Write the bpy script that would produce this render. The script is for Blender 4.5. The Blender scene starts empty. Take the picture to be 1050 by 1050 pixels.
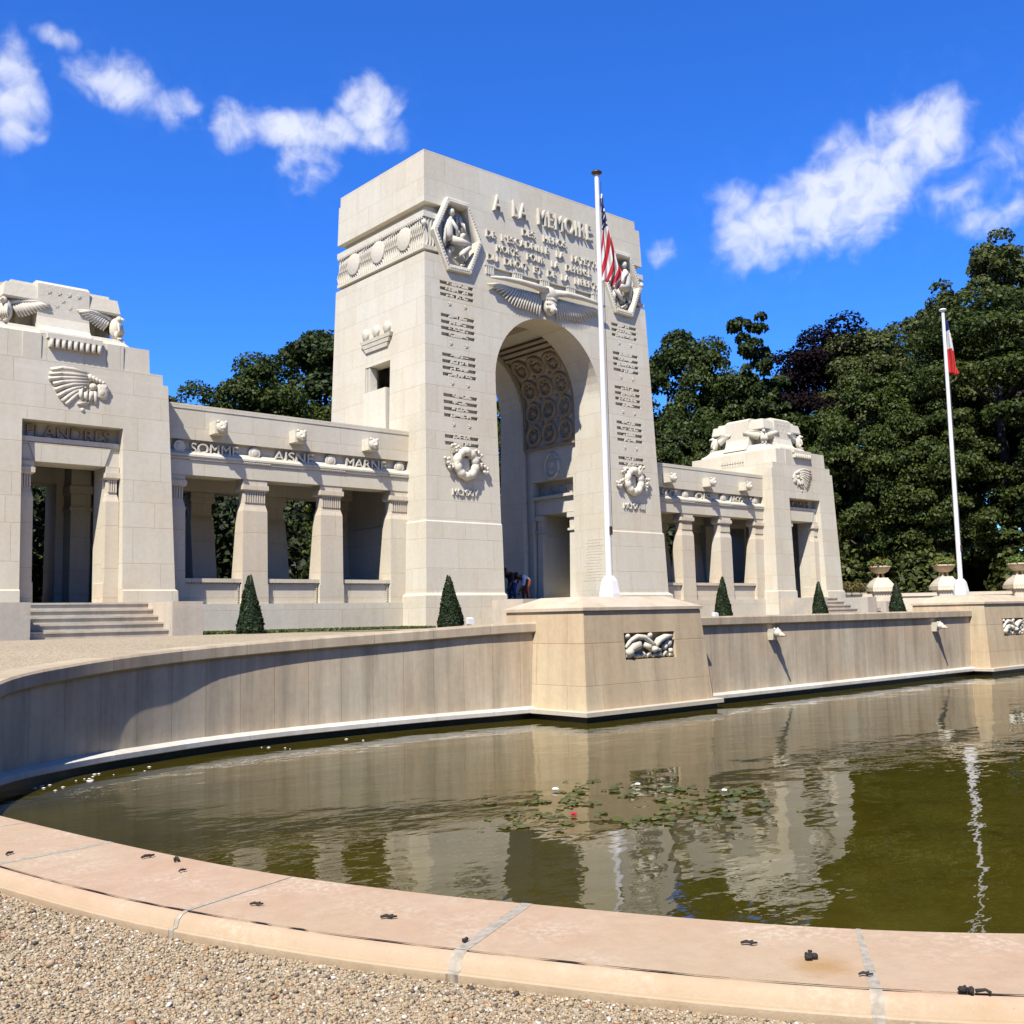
import bpy, bmesh, math, random
import numpy as np
from mathutils import Vector, Matrix
random.seed(7); RNG = np.random.default_rng(7)
PI = math.pi; sin = math.sin; cos = math.cos
S = bpy.context.scene; COL = S.collection

# ------------------------------------------------------------------ materials
def new_mat(name):
    m = bpy.data.materials.new(name); m.use_nodes = True
    nt = m.node_tree; b = nt.nodes['Principled BSDF']
    return m, nt, b
class NT:
    """tiny node helper"""
    def __init__(s, nt): s.nt = nt
    def n(s, t, **kw):
        nd = s.nt.nodes.new(t)
        for k, v in kw.items():
            if k.startswith('i_'): nd.inputs[k[2:].replace('_', ' ')].default_value = v
            else: setattr(nd, k, v)
        return nd
    def l(s, a, b): s.nt.links.new(a, b)
    def math(s, op, a, b=None, c=None, clamp=False):
        nd = s.nt.nodes.new('ShaderNodeMath'); nd.operation = op; nd.use_clamp = clamp
        for i, v in enumerate((a, b, c)):
            if v is None: continue
            if hasattr(v, 'is_linked'): s.nt.links.new(v, nd.inputs[i])
            else: nd.inputs[i].default_value = v
        return nd.outputs[0]
    def noise(s, vec, scale, detail=4, rough=0.55):
        nd = s.n('ShaderNodeTexNoise'); nd.inputs['Scale'].default_value = scale
        nd.inputs['Detail'].default_value = detail; nd.inputs['Roughness'].default_value = rough
        if vec is not None: s.l(vec, nd.inputs['Vector'])
        return nd.outputs['Fac']
    def ramp(s, fac, stops, interp='LINEAR'):
        nd = s.n('ShaderNodeValToRGB'); cr = nd.color_ramp; cr.interpolation = interp
        while len(cr.elements) < len(stops): cr.elements.new(0.5)
        for e, (p, c) in zip(cr.elements, stops):
            e.position = p; e.color = (*c, 1) if len(c) == 3 else c
        s.l(fac, nd.inputs[0]); return nd.outputs[0]
    def mix(s, fac, a, b, mode='MIX'):
        nd = s.n('ShaderNodeMix', data_type='RGBA', blend_type=mode)
        for sock, v in ((nd.inputs['Factor'], fac), (nd.inputs[6], a), (nd.inputs[7], b)):
            if hasattr(v, 'is_linked'): s.l(v, sock)
            else: sock.default_value = v if not isinstance(v, tuple) else (*v[:3], 1)
        return nd.outputs[2]
    def mapping(s, vec, scale=(1, 1, 1), loc=(0, 0, 0)):
        nd = s.n('ShaderNodeMapping'); nd.inputs['Scale'].default_value = scale; nd.inputs['Location'].default_value = loc
        s.l(vec, nd.inputs['Vector']); return nd.outputs[0]
    def bump(s, h, strength, dist):
        nd = s.n('ShaderNodeBump'); nd.inputs['Strength'].default_value = strength; nd.inputs['Distance'].default_value = dist
        s.l(h, nd.inputs['Height']); return nd.outputs[0]

def stone(name, base, blocks=True, bw=1.35, bh=0.66, vary=0.10, warm=(0.60, 0.50, 0.385), stain=0.0, uvmap=False, rough=0.85, seed=0.0, stain_col=(0.10, 0.088, 0.072), grain=1.0):
    m, nt, b = new_mat(name); h = NT(nt)
    geo = h.n('ShaderNodeNewGeometry')
    sep = h.n('ShaderNodeSeparateXYZ'); h.l(geo.outputs['Position'], sep.inputs[0])
    if uvmap:
        uv = h.n('ShaderNodeUVMap'); uv.uv_map = 'UVMap'; vec = uv.outputs[0]
    else:
        sn = h.n('ShaderNodeSeparateXYZ'); h.l(geo.outputs['True Normal'], sn.inputs[0])
        side = h.math('GREATER_THAN', h.math('ABSOLUTE', sn.outputs[0]), 0.7)
        u = h.math('ADD', h.math('MULTIPLY', sep.outputs[1], side), h.math('MULTIPLY', sep.outputs[0], h.math('SUBTRACT', 1.0, side)))
        zz = h.math('ADD', sep.outputs[2], h.math('MULTIPLY', h.math('SINE', h.math('MULTIPLY', sep.outputs[2], 2.6)), 0.11))
        cb = h.n('ShaderNodeCombineXYZ'); h.l(u, cb.inputs[0]); h.l(zz, cb.inputs[1]); vec = cb.outputs[0]
    pos = geo.outputs['Position']
    n1 = h.noise(h.mapping(pos, loc=(seed, seed, 0)), 0.55, 5, 0.6); n2 = h.noise(pos, 9.0, 5, 0.65); n3 = h.noise(pos, 55.0, 3, 0.6)
    c = h.mix(h.ramp(n1, [(0.35, (0, 0, 0)), (0.68, (1, 1, 1))]), base, warm)
    c = h.mix(0.55, c, h.ramp(n2, [(0.25, (0.40, 0.40, 0.40)), (0.55, (0.5, 0.5, 0.5)), (0.8, (0.57, 0.56, 0.54))]), 'OVERLAY')
    hgt = h.math('ADD', h.math('MULTIPLY', n3, 0.35), h.math('MULTIPLY', n2, 0.65))
    if blocks:
        br = h.n('ShaderNodeTexBrick', offset=0.5, squash=0.62, squash_frequency=3)
        br.inputs['Scale'].default_value = 1; br.inputs['Brick Width'].default_value = bw; br.inputs['Row Height'].default_value = bh
        br.inputs['Mortar Size'].default_value = 0.009; br.inputs['Mortar Smooth'].default_value = 0.3
        br.inputs['Color1'].default_value = (0.5 - vary * .5, 0.5 - vary * .52, 0.5 - vary * .55, 1); br.inputs['Color2'].default_value = (0.5 + vary * .5, 0.5 + vary * .47, 0.5 + vary * .40, 1)
        br.inputs['Mortar'].default_value = (0.395, 0.38, 0.355, 1)
        h.l(vec, br.inputs['Vector'])
        c = h.mix(0.9, c, br.outputs['Color'], 'OVERLAY')
        hgt = h.math('SUBTRACT', h.math('MULTIPLY', hgt, 0.5), h.math('MULTIPLY', br.outputs['Fac'], 0.8))
    if stain > 0:   # rain streaks and lichen: vertical grime with a shape of its own
        sv = h.mapping(vec if uvmap else pos, scale=(3.2, 0.28, 1) if uvmap else (3.0, 3.0, 0.25))
        st = h.ramp(h.noise(sv, 1.0, 7, 0.62), [(0.40, (0, 0, 0)), (0.66, (1, 1, 1))])
        st2 = h.ramp(h.noise(pos, 1.3, 6, 0.7), [(0.42, (0, 0, 0)), (0.75, (1, 1, 1))])
        fac = h.math('MULTIPLY', h.math('ADD', h.math('MULTIPLY', st, 0.72), h.math('MULTIPLY', st2, 0.28)), stain)
        c = h.mix(fac, c, stain_col)
    h.l(c, b.inputs['Base Color']); b.inputs['Roughness'].default_value = rough
    b.inputs['Specular IOR Level'].default_value = 0.25
    h.l(h.bump(hgt, 0.55 * grain, 0.012), b.inputs['Normal'])
    return m
def plain(name, col, rough=0.6, metal=0.0, noise=0.0, nscale=8.0):
    m, nt, b = new_mat(name); h = NT(nt)
    b.inputs['Roughness'].default_value = rough; b.inputs['Metallic'].default_value = metal
    if noise:
        geo = h.n('ShaderNodeNewGeometry'); n = h.noise(geo.outputs['Position'], nscale, 5, 0.6)
        lo = tuple(max(0, c * (1 - noise)) for c in col); hi = tuple(c * (1 + noise) for c in col)
        h.l(h.ramp(n, [(0.3, lo), (0.7, hi)]), b.inputs['Base Color'])
    else: b.inputs['Base Color'].default_value = (*col, 1)
    return m
def leafmat(name, stops, rough=0.55, trans=0.22, spec=0.25):
    m, nt, b = new_mat(name); h = NT(nt)
    geo = h.n('ShaderNodeNewGeometry'); oi = h.n('ShaderNodeObjectInfo')
    r = h.math('ADD', h.math('MULTIPLY', geo.outputs['Random Per Island'], 0.82), h.math('MULTIPLY', oi.outputs['Random'], 0.18))
    c = h.ramp(r, stops); h.l(c, b.inputs['Base Color'])
    b.inputs['Roughness'].default_value = rough; b.inputs['Specular IOR Level'].default_value = spec
    if trans:
        tr = h.n('ShaderNodeBsdfTranslucent'); mx = h.n('ShaderNodeMixShader'); mx.inputs[0].default_value = trans
        h.l(c, tr.inputs[0]); out = nt.nodes['Material Output']
        h.l(b.outputs[0], mx.inputs[1]); h.l(tr.outputs[0], mx.inputs[2]); h.l(mx.outputs[0], out.inputs[0])
    return m

M = {}
M['stone'] = stone('limestone ashlar', (0.64, 0.598, 0.485), vary=.06, warm=(0.62, 0.55, 0.415), stain=0.16, stain_col=(0.33, 0.30, 0.235))
M['carve'] = stone('carved limestone', (0.67, 0.625, 0.51), blocks=False, warm=(0.65, 0.585, 0.45), stain=0.22, stain_col=(0.36, 0.325, 0.25), grain=2.2)
M['base'] = stone('plinth limestone', (0.63, 0.58, 0.46), bw=1.9, bh=0.8, vary=.06, warm=(0.62, 0.52, 0.38), stain=0.10)
M['stair'] = stone('stair stone', (0.50, 0.475, 0.40), blocks=False, stain=0.55, stain_col=(0.22, 0.215, 0.16))
M['block'] = stone('weathered stair block stone', (0.42, 0.40, 0.35), blocks=False, stain=0.4, stain_col=(0.24, 0.23, 0.20))
M['coffer'] = stone('bounce-tinted coffer stone', (0.40, 0.31, 0.20), blocks=False, warm=(0.36, 0.27, 0.17))  # brown of light bounced into the vault is put into this colour
M['wall'] = stone('pool wall stone', (0.60, 0.515, 0.37), bw=0.98, bh=3.0, vary=0.035, warm=(0.58, 0.44, 0.285), stain=0.66, uvmap=True, stain_col=(0.195, 0.17, 0.125))
M['cap'] = stone('pool wall coping stone', (0.55, 0.46, 0.33), bw=1.9, bh=3.0, warm=(0.50, 0.40, 0.28), stain=0.55, uvmap=True, stain_col=(0.16, 0.13, 0.09))
M['ledge'] = stone('pool ledge stone', (0.68, 0.64, 0.56), bw=1.9, bh=3.0, warm=(0.60, 0.55, 0.47), stain=0.35, uvmap=True, stain_col=(0.22, 0.22, 0.22))
M['ped'] = stone('pedestal stone', (0.61, 0.50, 0.325), bw=1.6, bh=0.62, vary=0.09, warm=(0.59, 0.44, 0.265), stain=0.42, seed=4.0, stain_col=(0.19, 0.155, 0.11))
M['slab'] = stone('pedestal slab stone', (0.56, 0.46, 0.32), blocks=False, stain=0.45, stain_col=(0.27, 0.23, 0.15))
M['coping'] = stone('pink coping stone', (0.47, 0.315, 0.215), blocks=False, warm=(0.455, 0.345, 0.225), stain=0.30, stain_col=(0.52, 0.43, 0.32), seed=2.0)
def weather_coping():
    """pale scuffed patches, dark specks and one orange leaf stain on the kerb"""
    m = M['coping']; h = NT(m.node_tree); b = m.node_tree.nodes['Principled BSDF']; src = b.inputs['Base Color'].links[0].from_socket
    geo = h.n('ShaderNodeNewGeometry'); pos = geo.outputs['Position']
    patch = h.ramp(h.noise(h.mapping(pos, loc=(5.2, 1.1, 0)), 1.5, 3, .5), [(.50, (0, 0, 0)), (.66, (1, 1, 1))])
    fine = h.ramp(h.noise(pos, 26, 6, .72), [(.47, (0, 0, 0)), (.60, (1, 1, 1))])
    c = h.mix(h.math('MULTIPLY', h.math('MULTIPLY', patch, fine), .75), src, (.58, .495, .38))
    big = h.ramp(h.noise(h.mapping(pos, loc=(1.7, 8.8, 0)), 3.2, 5, .65), [(.52, (0, 0, 0)), (.75, (1, 1, 1))])
    c = h.mix(h.math('MULTIPLY', big, .38), c, (.44, .27, .16))
    spk = h.ramp(h.noise(pos, 70, 2, .5), [(.70, (0, 0, 0)), (.76, (1, 1, 1))])
    c = h.mix(h.math('MULTIPLY', spk, .55), c, (.20, .15, .11))
    for p, r in (((-18.76, -21.16, .2), .16), ((-18.70, -21.86, .2), .10)):
        vm = h.n('ShaderNodeVectorMath', operation='DISTANCE'); h.l(pos, vm.inputs[0]); vm.inputs[1].default_value = p
        d = h.math('ADD', vm.outputs['Value'], h.math('MULTIPLY', h.noise(pos, 14, 4, .6), r*.9))
        c = h.mix(h.math('MULTIPLY', h.ramp(h.math('DIVIDE', d, r*2), [(.3, (1, 1, 1)), (.75, (0, 0, 0))]), .7), c, (.36, .20, .055))
    sep = h.n('ShaderNodeSeparateXYZ'); h.l(pos, sep.inputs[0])     # lower course of yellower stone
    c = h.mix(h.math('MULTIPLY', h.ramp(h.math('ADD', sep.outputs[2], h.math('MULTIPLY', h.math('SUBTRACT', h.noise(pos, 7, 5, .65), .5), .07)), [(.165, (1, 1, 1)), (.215, (0, 0, 0))]), .55), c, (.44, .345, .225))
    # damp soil line at the foot
    c = h.mix(h.math('MULTIPLY', h.ramp(h.math('ADD', sep.outputs[2], h.math('MULTIPLY', h.noise(pos, 9, 5, .65), .05)), [(.135, (1, 1, 1)), (.172, (0, 0, 0))]), .6), c, (.30, .22, .13))
    h.l(c, b.inputs['Base Color'])
weather_coping()
M['mortar'] = plain('grey mortar', (0.37, 0.325, 0.26), 0.9, noise=0.3, nscale=22)
M['white'] = plain('white paint', (0.74, 0.735, 0.72), 0.35)
M['bronze'] = plain('brown metal', (0.10, 0.075, 0.05), 0.4, 0.6)
M['algae'] = plain('wet algae stone', (0.022, 0.021, 0.012), 0.35, noise=0.4)
M['soil'] = plain('dark soil', (0.045, 0.034, 0.022), 0.95, noise=0.5, nscale=40)
M['dark'] = plain('dark dry debris', (0.022, 0.018, 0.014), 0.8)
M['bark'] = plain('bark', (0.055, 0.045, 0.036), 0.9, noise=0.4, nscale=6)
M['green_mid'] = leafmat('leaf mid green', [(0, (0.017, 0.030, 0.005)), (0.5, (0.040, 0.062, 0.009)), (1, (0.110, 0.132, 0.026))])
M['green_dark'] = leafmat('leaf dark green', [(0, (0.012, 0.023, 0.005)), (0.5, (0.030, 0.048, 0.008)), (1, (0.082, 0.102, 0.022))])
M['green_olive'] = leafmat('leaf olive', [(0, (0.026, 0.036, 0.008)), (0.5, (0.060, 0.076, 0.016)), (1, (0.150, 0.162, 0.045))])
M['beech'] = leafmat('leaf copper', [(0, (0.005, 0.003, 0.004)), (0.6, (0.009, 0.005, 0.006)), (1, (0.020, 0.008, 0.009))], trans=0.12, rough=.75, spec=.1)
M['yew'] = leafmat('clipped yew', [(0, (0.008, 0.016, 0.006)), (0.6, (0.016, 0.030, 0.008)), (1, (0.035, 0.058, 0.016))], trans=0.05)
M['undergrowth'] = leafmat('undergrowth', [(0, (0.006, 0.012, 0.004)), (0.6, (0.014, 0.024, 0.007)), (1, (0.038, 0.055, 0.018))], trans=0.1)
M['grass'] = leafmat('grass', [(0, (0.05, 0.085, 0.018)), (1, (0.13, 0.17, 0.05))], trans=0.2)
M['plant'] = leafmat('urn plant', [(0, (0.06, 0.11, 0.02)), (0.7, (0.13, 0.19, 0.04)), (0.88, (0.20, 0.22, 0.06)), (0.90, (0.42, 0.05, 0.03)), (1, (0.46, 0.10, 0.05))])
M['redshrub'] = leafmat('russet shrub leaf', [(0, (0.05, 0.08, 0.02)), (0.55, (0.11, 0.14, 0.04)), (0.7, (0.20, 0.075, 0.035)), (1, (0.26, 0.12, 0.06))])
M['lily'] = leafmat('lily pad', [(0, (0.055, 0.068, 0.016)), (0.6, (0.10, 0.115, 0.03)), (0.85, (0.15, 0.145, 0.05)), (1, (0.20, 0.11, 0.04))], rough=0.35, trans=0.1)
M['petal_white'] = plain('white petal', (0.82, 0.80, 0.76), 0.5)
M['petal_red'] = plain('red petal', (0.50, 0.012, 0.045), 0.45)
M['skin'] = plain('dark skin', (0.10, 0.055, 0.035), 0.5)
M['hair'] = plain('black hair', (0.010, 0.009, 0.009), 0.6)
M['shirt_black'] = plain('black cloth', (0.018, 0.017, 0.020), 0.85, noise=0.3)
M['shirt_white'] = plain('pale blue cloth', (0.55, 0.58, 0.75), 0.8, noise=0.1)
M['jeans'] = plain('blue denim', (0.035, 0.075, 0.22), 0.8, noise=0.25)
M['rust'] = plain('rust cloth', (0.34, 0.085, 0.03), 0.8, noise=0.25)
M['door'] = plain('dark wooden door', (0.012, 0.011, 0.010), 0.6)

def gravel_mat(name, scale, tint=1.0):
    m, nt, b = new_mat(name); h = NT(nt)
    geo = h.n('ShaderNodeNewGeometry'); pos = geo.outputs['Position']
    v = h.n('ShaderNodeTexVoronoi'); v.inputs['Scale'].default_value = scale; h.l(pos, v.inputs['Vector'])
    wn = h.n('ShaderNodeTexWhiteNoise'); h.l(v.outputs['Position'], wn.inputs['Vector'])
    t = tint
    c = h.ramp(wn.outputs['Value'], [(0.0, (0.24*t, 0.18*t, 0.11*t)), (0.35, (0.45*t, 0.355*t, 0.23*t)), (0.7, (0.52*t, 0.425*t, 0.29*t)), (0.95, (0.60*t, 0.53*t, 0.40*t))])
    n = h.noise(pos, 0.7, 5, 0.6)
    c = h.mix(0.5, c, h.ramp(n, [(0.3, (0.42, 0.42, 0.42)), (0.7, (0.56, 0.555, 0.55))]), 'OVERLAY')
    h.l(c, b.inputs['Base Color']); b.inputs['Roughness'].default_value = 0.9
    h.l(h.bump(v.outputs['Distance'], -0.5, 0.4 / scale), b.inputs['Normal'])
    return m
M['gravel'] = gravel_mat('fine pale gravel', 55, .80)
def pebble_mat():
    m, nt, b = new_mat('pebbles'); h = NT(nt)
    geo = h.n('ShaderNodeNewGeometry'); r = geo.outputs['Random Per Island']
    c = h.ramp(r, [(0.0, (0.03, 0.026, 0.022)), (0.07, (0.13, 0.105, 0.08)), (0.18, (0.27, 0.21, 0.14)), (0.35, (0.42, 0.30, 0.165)), (0.5, (0.40, 0.315, 0.20)),
                   (0.64, (0.36, 0.29, 0.19)), (0.74, (0.48, 0.385, 0.245)), (0.85, (0.33, 0.165, 0.075)), (0.90, (0.46, 0.39, 0.30)), (1.0, (0.66, 0.61, 0.52))])
    n = h.noise(geo.outputs['Position'], 220, 3, 0.6)
    c = h.mix(0.35, c, h.ramp(n, [(0.3, (0.38, 0.38, 0.38)), (0.7, (0.6, 0.6, 0.6))]), 'OVERLAY')
    h.l(c, b.inputs['Base Color']); b.inputs['Roughness'].default_value = 0.75
    return m
M['pebble'] = pebble_mat()
def water_mat():
    m, nt, b = new_mat('murky pool water'); h = NT(nt)
    geo = h.n('ShaderNodeNewGeometry'); pos = geo.outputs['Position']
    murk = h.noise(pos, 0.9, 5, 0.65)
    h.l(h.ramp(murk, [(0.3, (0.038, 0.031, 0.003)), (0.7, (0.062, 0.051, 0.006))]), b.inputs['Base Color'])
    b.inputs['Roughness'].default_value = 0.015; b.inputs['IOR'].default_value = 1.48
    w1 = h.noise(h.mapping(pos, scale=(0.9, 1.5, 1)), 1.0, 2, 0.45)
    w2 = h.noise(h.mapping(pos, scale=(1.0, 1.6, 1)), 3.6, 2, 0.5)
    w3 = h.noise(h.mapping(pos, scale=(1.0, 1.3, 1)), 11.0, 2, 0.5)
    patch = h.ramp(h.noise(h.mapping(pos, loc=(3.1, 1.7, 0)), 0.16, 2, 0.5), [(0.42, (0, 0, 0)), (0.62, (1, 1, 1))])
    hh = h.math('ADD', h.math('MULTIPLY', w1, 0.011), h.math('MULTIPLY', w2, h.math('ADD', 0.0012, h.math('MULTIPLY', patch, 0.0045))))
    hh = h.math('ADD', hh, h.math('MULTIPLY', w3, h.math('MULTIPLY', patch, 0.0010)))
    h.l(h.bump(hh, 1.0, 1.0), b.inputs['Normal'])
    return m
M['water'] = water_mat()
def flag_mat(name, kind):
    m, nt, b = new_mat(name); h = NT(nt)
    uv = h.n('ShaderNodeUVMap'); uv.uv_map = 'UVMap'
    sp = h.n('ShaderNodeSeparateXYZ'); h.l(uv.outputs[0], sp.inputs[0]); u, v = sp.outputs[0], sp.outputs[1]
    b.inputs['Roughness'].default_value = 0.75
    if kind == 'us':
        st = h.math('GREATER_THAN', h.math('FRACT', h.math('MULTIPLY', v, 6.5)), 0.5)
        c = h.mix(st, (0.55, 0.018, 0.035), (0.80, 0.78, 0.76))
        vo = h.n('ShaderNodeTexVoronoi'); vo.inputs['Scale'].default_value = 1.0; vo.inputs['Randomness'].default_value = 0.0
        h.l(h.mapping(uv.outputs[0], scale=(14, 14, 1)), vo.inputs['Vector'])
        can = h.mix(h.math('LESS_THAN', vo.outputs['Distance'], 0.26), (0.012, 0.022, 0.13), (0.80, 0.80, 0.80))
        inside = h.math('MULTIPLY', h.math('LESS_THAN', u, 0.40), h.math('GREATER_THAN', v, 0.46))
        c = h.mix(inside, c, can)
    else:
        c = h.mix(h.math('GREATER_THAN', u, 0.17), (0.012, 0.022, 0.14), (0.80, 0.80, 0.79))
        c = h.mix(h.math('GREATER_THAN', u, 0.53), c, (0.60, 0.035, 0.030))
    h.l(c, b.inputs['Base Color'])
    tr = h.n('ShaderNodeBsdfTranslucent'); mx = h.n('ShaderNodeMixShader'); mx.inputs[0].default_value = 0.25
    h.l(c, tr.inputs[0]); h.l(b.outputs[0], mx.inputs[1]); h.l(tr.outputs[0], mx.inputs[2]); h.l(mx.outputs[0], nt.nodes['Material Output'].inputs[0])
    return m
M['flag_us'] = flag_mat('striped flag cloth', 'us'); M['flag_fr'] = flag_mat('tricolour cloth', 'fr')

# ------------------------------------------------------------------ mesh helpers
class MB:
    def __init__(s): s.v = []; s.f = []; s.uv = None
    def add(s, vs, fs):
        o = len(s.v); s.v += [tuple(p) for p in vs]; s.f += [tuple(i + o for i in f) for f in fs]; return s
    def loft(s, rings, cap=True, closed=True):
        n = len(rings[0]); vs = [p for r in rings for p in r]; fs = []
        for k in range(len(rings) - 1):
            for i in range(n if closed else n - 1):
                j = (i + 1) % n; fs.append((k*n+i, k*n+j, (k+1)*n+j, (k+1)*n+i))
        if cap: fs.append(tuple(range(n))[::-1]); fs.append(tuple((len(rings)-1)*n + i for i in range(n)))
        return s.add(vs, fs)
    def box(s, x0, x1, y0, y1, z0, z1, m=None):
        r = [[(x0, y0, z), (x1, y0, z), (x1, y1, z), (x0, y1, z)] for z in (z0, z1)]
        if m is not None: r = [[tuple(m @ Vector(p)) for p in q] for q in r]
        return s.loft(r)
    def frus(s, b, t, z0, z1):   # b,t = (x0,x1,y0,y1)
        return s.loft([[(q[0], q[2], z), (q[1], q[2], z), (q[1], q[3], z), (q[0], q[3], z)] for q, z in ((b, z0), (t, z1))])
    def rect_stack(s, lev):      # lev: list of (z,x0,x1,y0,y1)
        return s.loft([[(x0, y0, z), (x1, y0, z), (x1, y1, z), (x0, y1, z)] for z, x0, x1, y0, y1 in lev])
    def prism_y(s, poly, y0, y1):  # polygon in (x,z) extruded along y
        return s.loft([[(x, y, z) for x, z in poly] for y in (y0, y1)])
    def prism_x(s, poly, x0, x1):  # polygon in (y,z)
        return s.loft([[(x, y, z) for y, z in poly] for x in (x0, x1)])
    def ell(s, c, r, m=None, nu=12, nv=7):
        vs = []; fs = []
        for j in range(1, nv):
            t = PI * j / nv
            for i in range(nu):
                p = 2 * PI * i / nu; vs.append(Vector((r[0]*sin(t)*cos(p), r[1]*sin(t)*sin(p), r[2]*cos(t))))
        vs += [Vector((0, 0, r[2])), Vector((0, 0, -r[2]))]; a = len(vs) - 2; b = a + 1
        for j in range(nv - 2):
            for i in range(nu):
                k = (i + 1) % nu; fs.append((j*nu+i, (j+1)*nu+i, (j+1)*nu+k, j*nu+k))
        for i in range(nu):
            k = (i + 1) % nu; fs.append((a, i, k)); fs.append((b, (nv-2)*nu+k, (nv-2)*nu+i))
        c = Vector(c); return s.add([(c + (m @ v if m is not None else v)) for v in vs], fs)
    def tube(s, pts, rad, n=8, cap=True, flat=None):
        pts = [Vector(p) for p in pts]; rad = rad if isinstance(rad, (list, tuple)) else [rad] * len(pts)
        rings = []; up = Vector((0, 0, 1))
        for i, p in enumerate(pts):
            d = (pts[min(i+1, len(pts)-1)] - pts[max(i-1, 0)]).normalized()
            a = flat if flat is not None else (up if abs(d.z) < 0.9 else Vector((1, 0, 0)))
            e1 = d.cross(a).normalized(); e2 = e1.cross(d).normalized()
            rings.append([p + e1 * rad[i] * cos(2*PI*k/n) + e2 * rad[i] * sin(2*PI*k/n) for k in range(n)])
        return s.loft(rings, cap)
    def lathe(s, prof, c=(0, 0, 0), n=24, sx=1.0, sy=1.0):
        return s.loft([[(c[0] + r*sx*cos(2*PI*k/n), c[1] + r*sy*sin(2*PI*k/n), c[2] + z) for k in range(n)] for r, z in prof])
    def mirror(s): s.v = [(-x, y, z) for x, y, z in s.v]; s.f = [f[::-1] for f in s.f]; return s
    def flip(s, sgn):
        return s.mirror() if sgn > 0 else s

def mesh_obj(name, mb, mat=None, parent=None, smooth=False, fixn=True, ang=None):
    me = bpy.data.meshes.new(name); me.from_pydata(mb.v, [], mb.f); me.validate()
    if fixn:
        bm = bmesh.new(); bm.from_mesh(me); bmesh.ops.recalc_face_normals(bm, faces=bm.faces); bm.to_mesh(me); bm.free()
    return link(name, me, mat, parent, smooth, ang)
def link(name, me, mat=None, parent=None, smooth=False, ang=None):
    if mat is not None and not me.materials: me.materials.append(M[mat] if isinstance(mat, str) else mat)
    if smooth or ang:
        me.polygons.foreach_set('use_smooth', [True] * len(me.polygons))
        if ang: me.set_sharp_from_angle(angle=math.radians(ang))
    o = bpy.data.objects.new(name, me); COL.objects.link(o)
    if parent is not None: o.parent = parent
    return o
def child(name, mb, mat, parent, **kw):
    """mesh given in world coordinates, parented without moving"""
    off = ORG.get(parent.name, Vector((0, 0, 0)))
    mb.v = [(p[0]-off.x, p[1]-off.y, p[2]-off.z) for p in mb.v]
    o = mesh_obj(name, mb, mat, None, **kw); o.parent = parent; ORG[o.name] = off
    return o
ORG = {}
def thing(name, label, cat, loc=(0, 0, 0), group=None):
    o = bpy.data.objects.new(name, None); o.empty_display_size = 0.3; COL.objects.link(o); o.location = loc
    ORG[o.name] = Vector(loc); o['label'] = label; o['category'] = cat
    if group: o['group'] = group
    return o
def tag(o, label, cat, group=None):
    o['label'] = label; o['category'] = cat
    if group: o['group'] = group
    return o
def struct(o, kind='structure'): o['kind'] = kind; return o
def boolean(o, cutters):
    bpy.context.view_layer.update()
    for mb in cutters:
        c = mesh_obj('cutter', mb); md = o.modifiers.new('b', 'BOOLEAN'); md.object = c; md.operation = 'DIFFERENCE'; md.solver = 'EXACT'
        dg = bpy.context.evaluated_depsgraph_get(); me = bpy.data.meshes.new_from_object(o.evaluated_get(dg))
        o.modifiers.clear(); old = o.data; o.data = me; bpy.data.meshes.remove(old); cm = c.data; bpy.data.objects.remove(c); bpy.data.meshes.remove(cm)
    return o
def text_mesh(s, size, ext, width=None, offset=0.0, space=1.0, bevel=0.0):
    cu = bpy.data.curves.new('t', 'FONT'); cu.body = s; cu.size = size; cu.extrude = ext; cu.align_x = 'CENTER'; cu.offset = offset; cu.space_character = space; cu.bevel_depth = bevel
    o = bpy.data.objects.new('t', cu); COL.objects.link(o); dg = bpy.context.evaluated_depsgraph_get()
    me = bpy.data.meshes.new_from_object(o.evaluated_get(dg)); bpy.data.objects.remove(o); bpy.data.curves.remove(cu)
    vs = np.array([v.co[:] for v in me.vertices]); fs = [tuple(p.vertices) for p in me.polygons]; bpy.data.meshes.remove(me)
    x0, x1 = vs[:, 0].min(), vs[:, 0].max(); vs[:, 0] -= (x0 + x1) / 2
    if width: vs[:, 0] *= width / (x1 - x0)
    vs[:, 2] -= vs[:, 2].min()
    return vs, fs
def add_text(mb, s, c, size, depth, width=None, face='front', offset=0.0, space=1.0):
    """raised letters; c = centre of the baseline on the wall surface"""
    vs, fs = text_mesh(s, size, depth / 2, width, offset, space)
    out = []
    for x, y, z in vs:
        if face == 'front': out.append((c[0] + x, c[1] - z + 0.01, c[2] + y))
        else: out.append((c[0] - z + 0.01, c[1] - x, c[2] + y))     # on a wall that faces -X
    mb.add(out, fs)       # a hidden backing strip inside the wall ties the letters together
    xs_ = [p[0] for p in out]; ys_ = [p[1] for p in out]; zz = c[2] + size*.3
    if face == 'front': mb.box(min(xs_), max(xs_), c[1]+.012, c[1]+.05, zz-.03, zz+.03)
    else: mb.box(c[0]+.012, c[0]+.05, min(ys_), max(ys_), zz-.03, zz+.03)
    return mb
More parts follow.
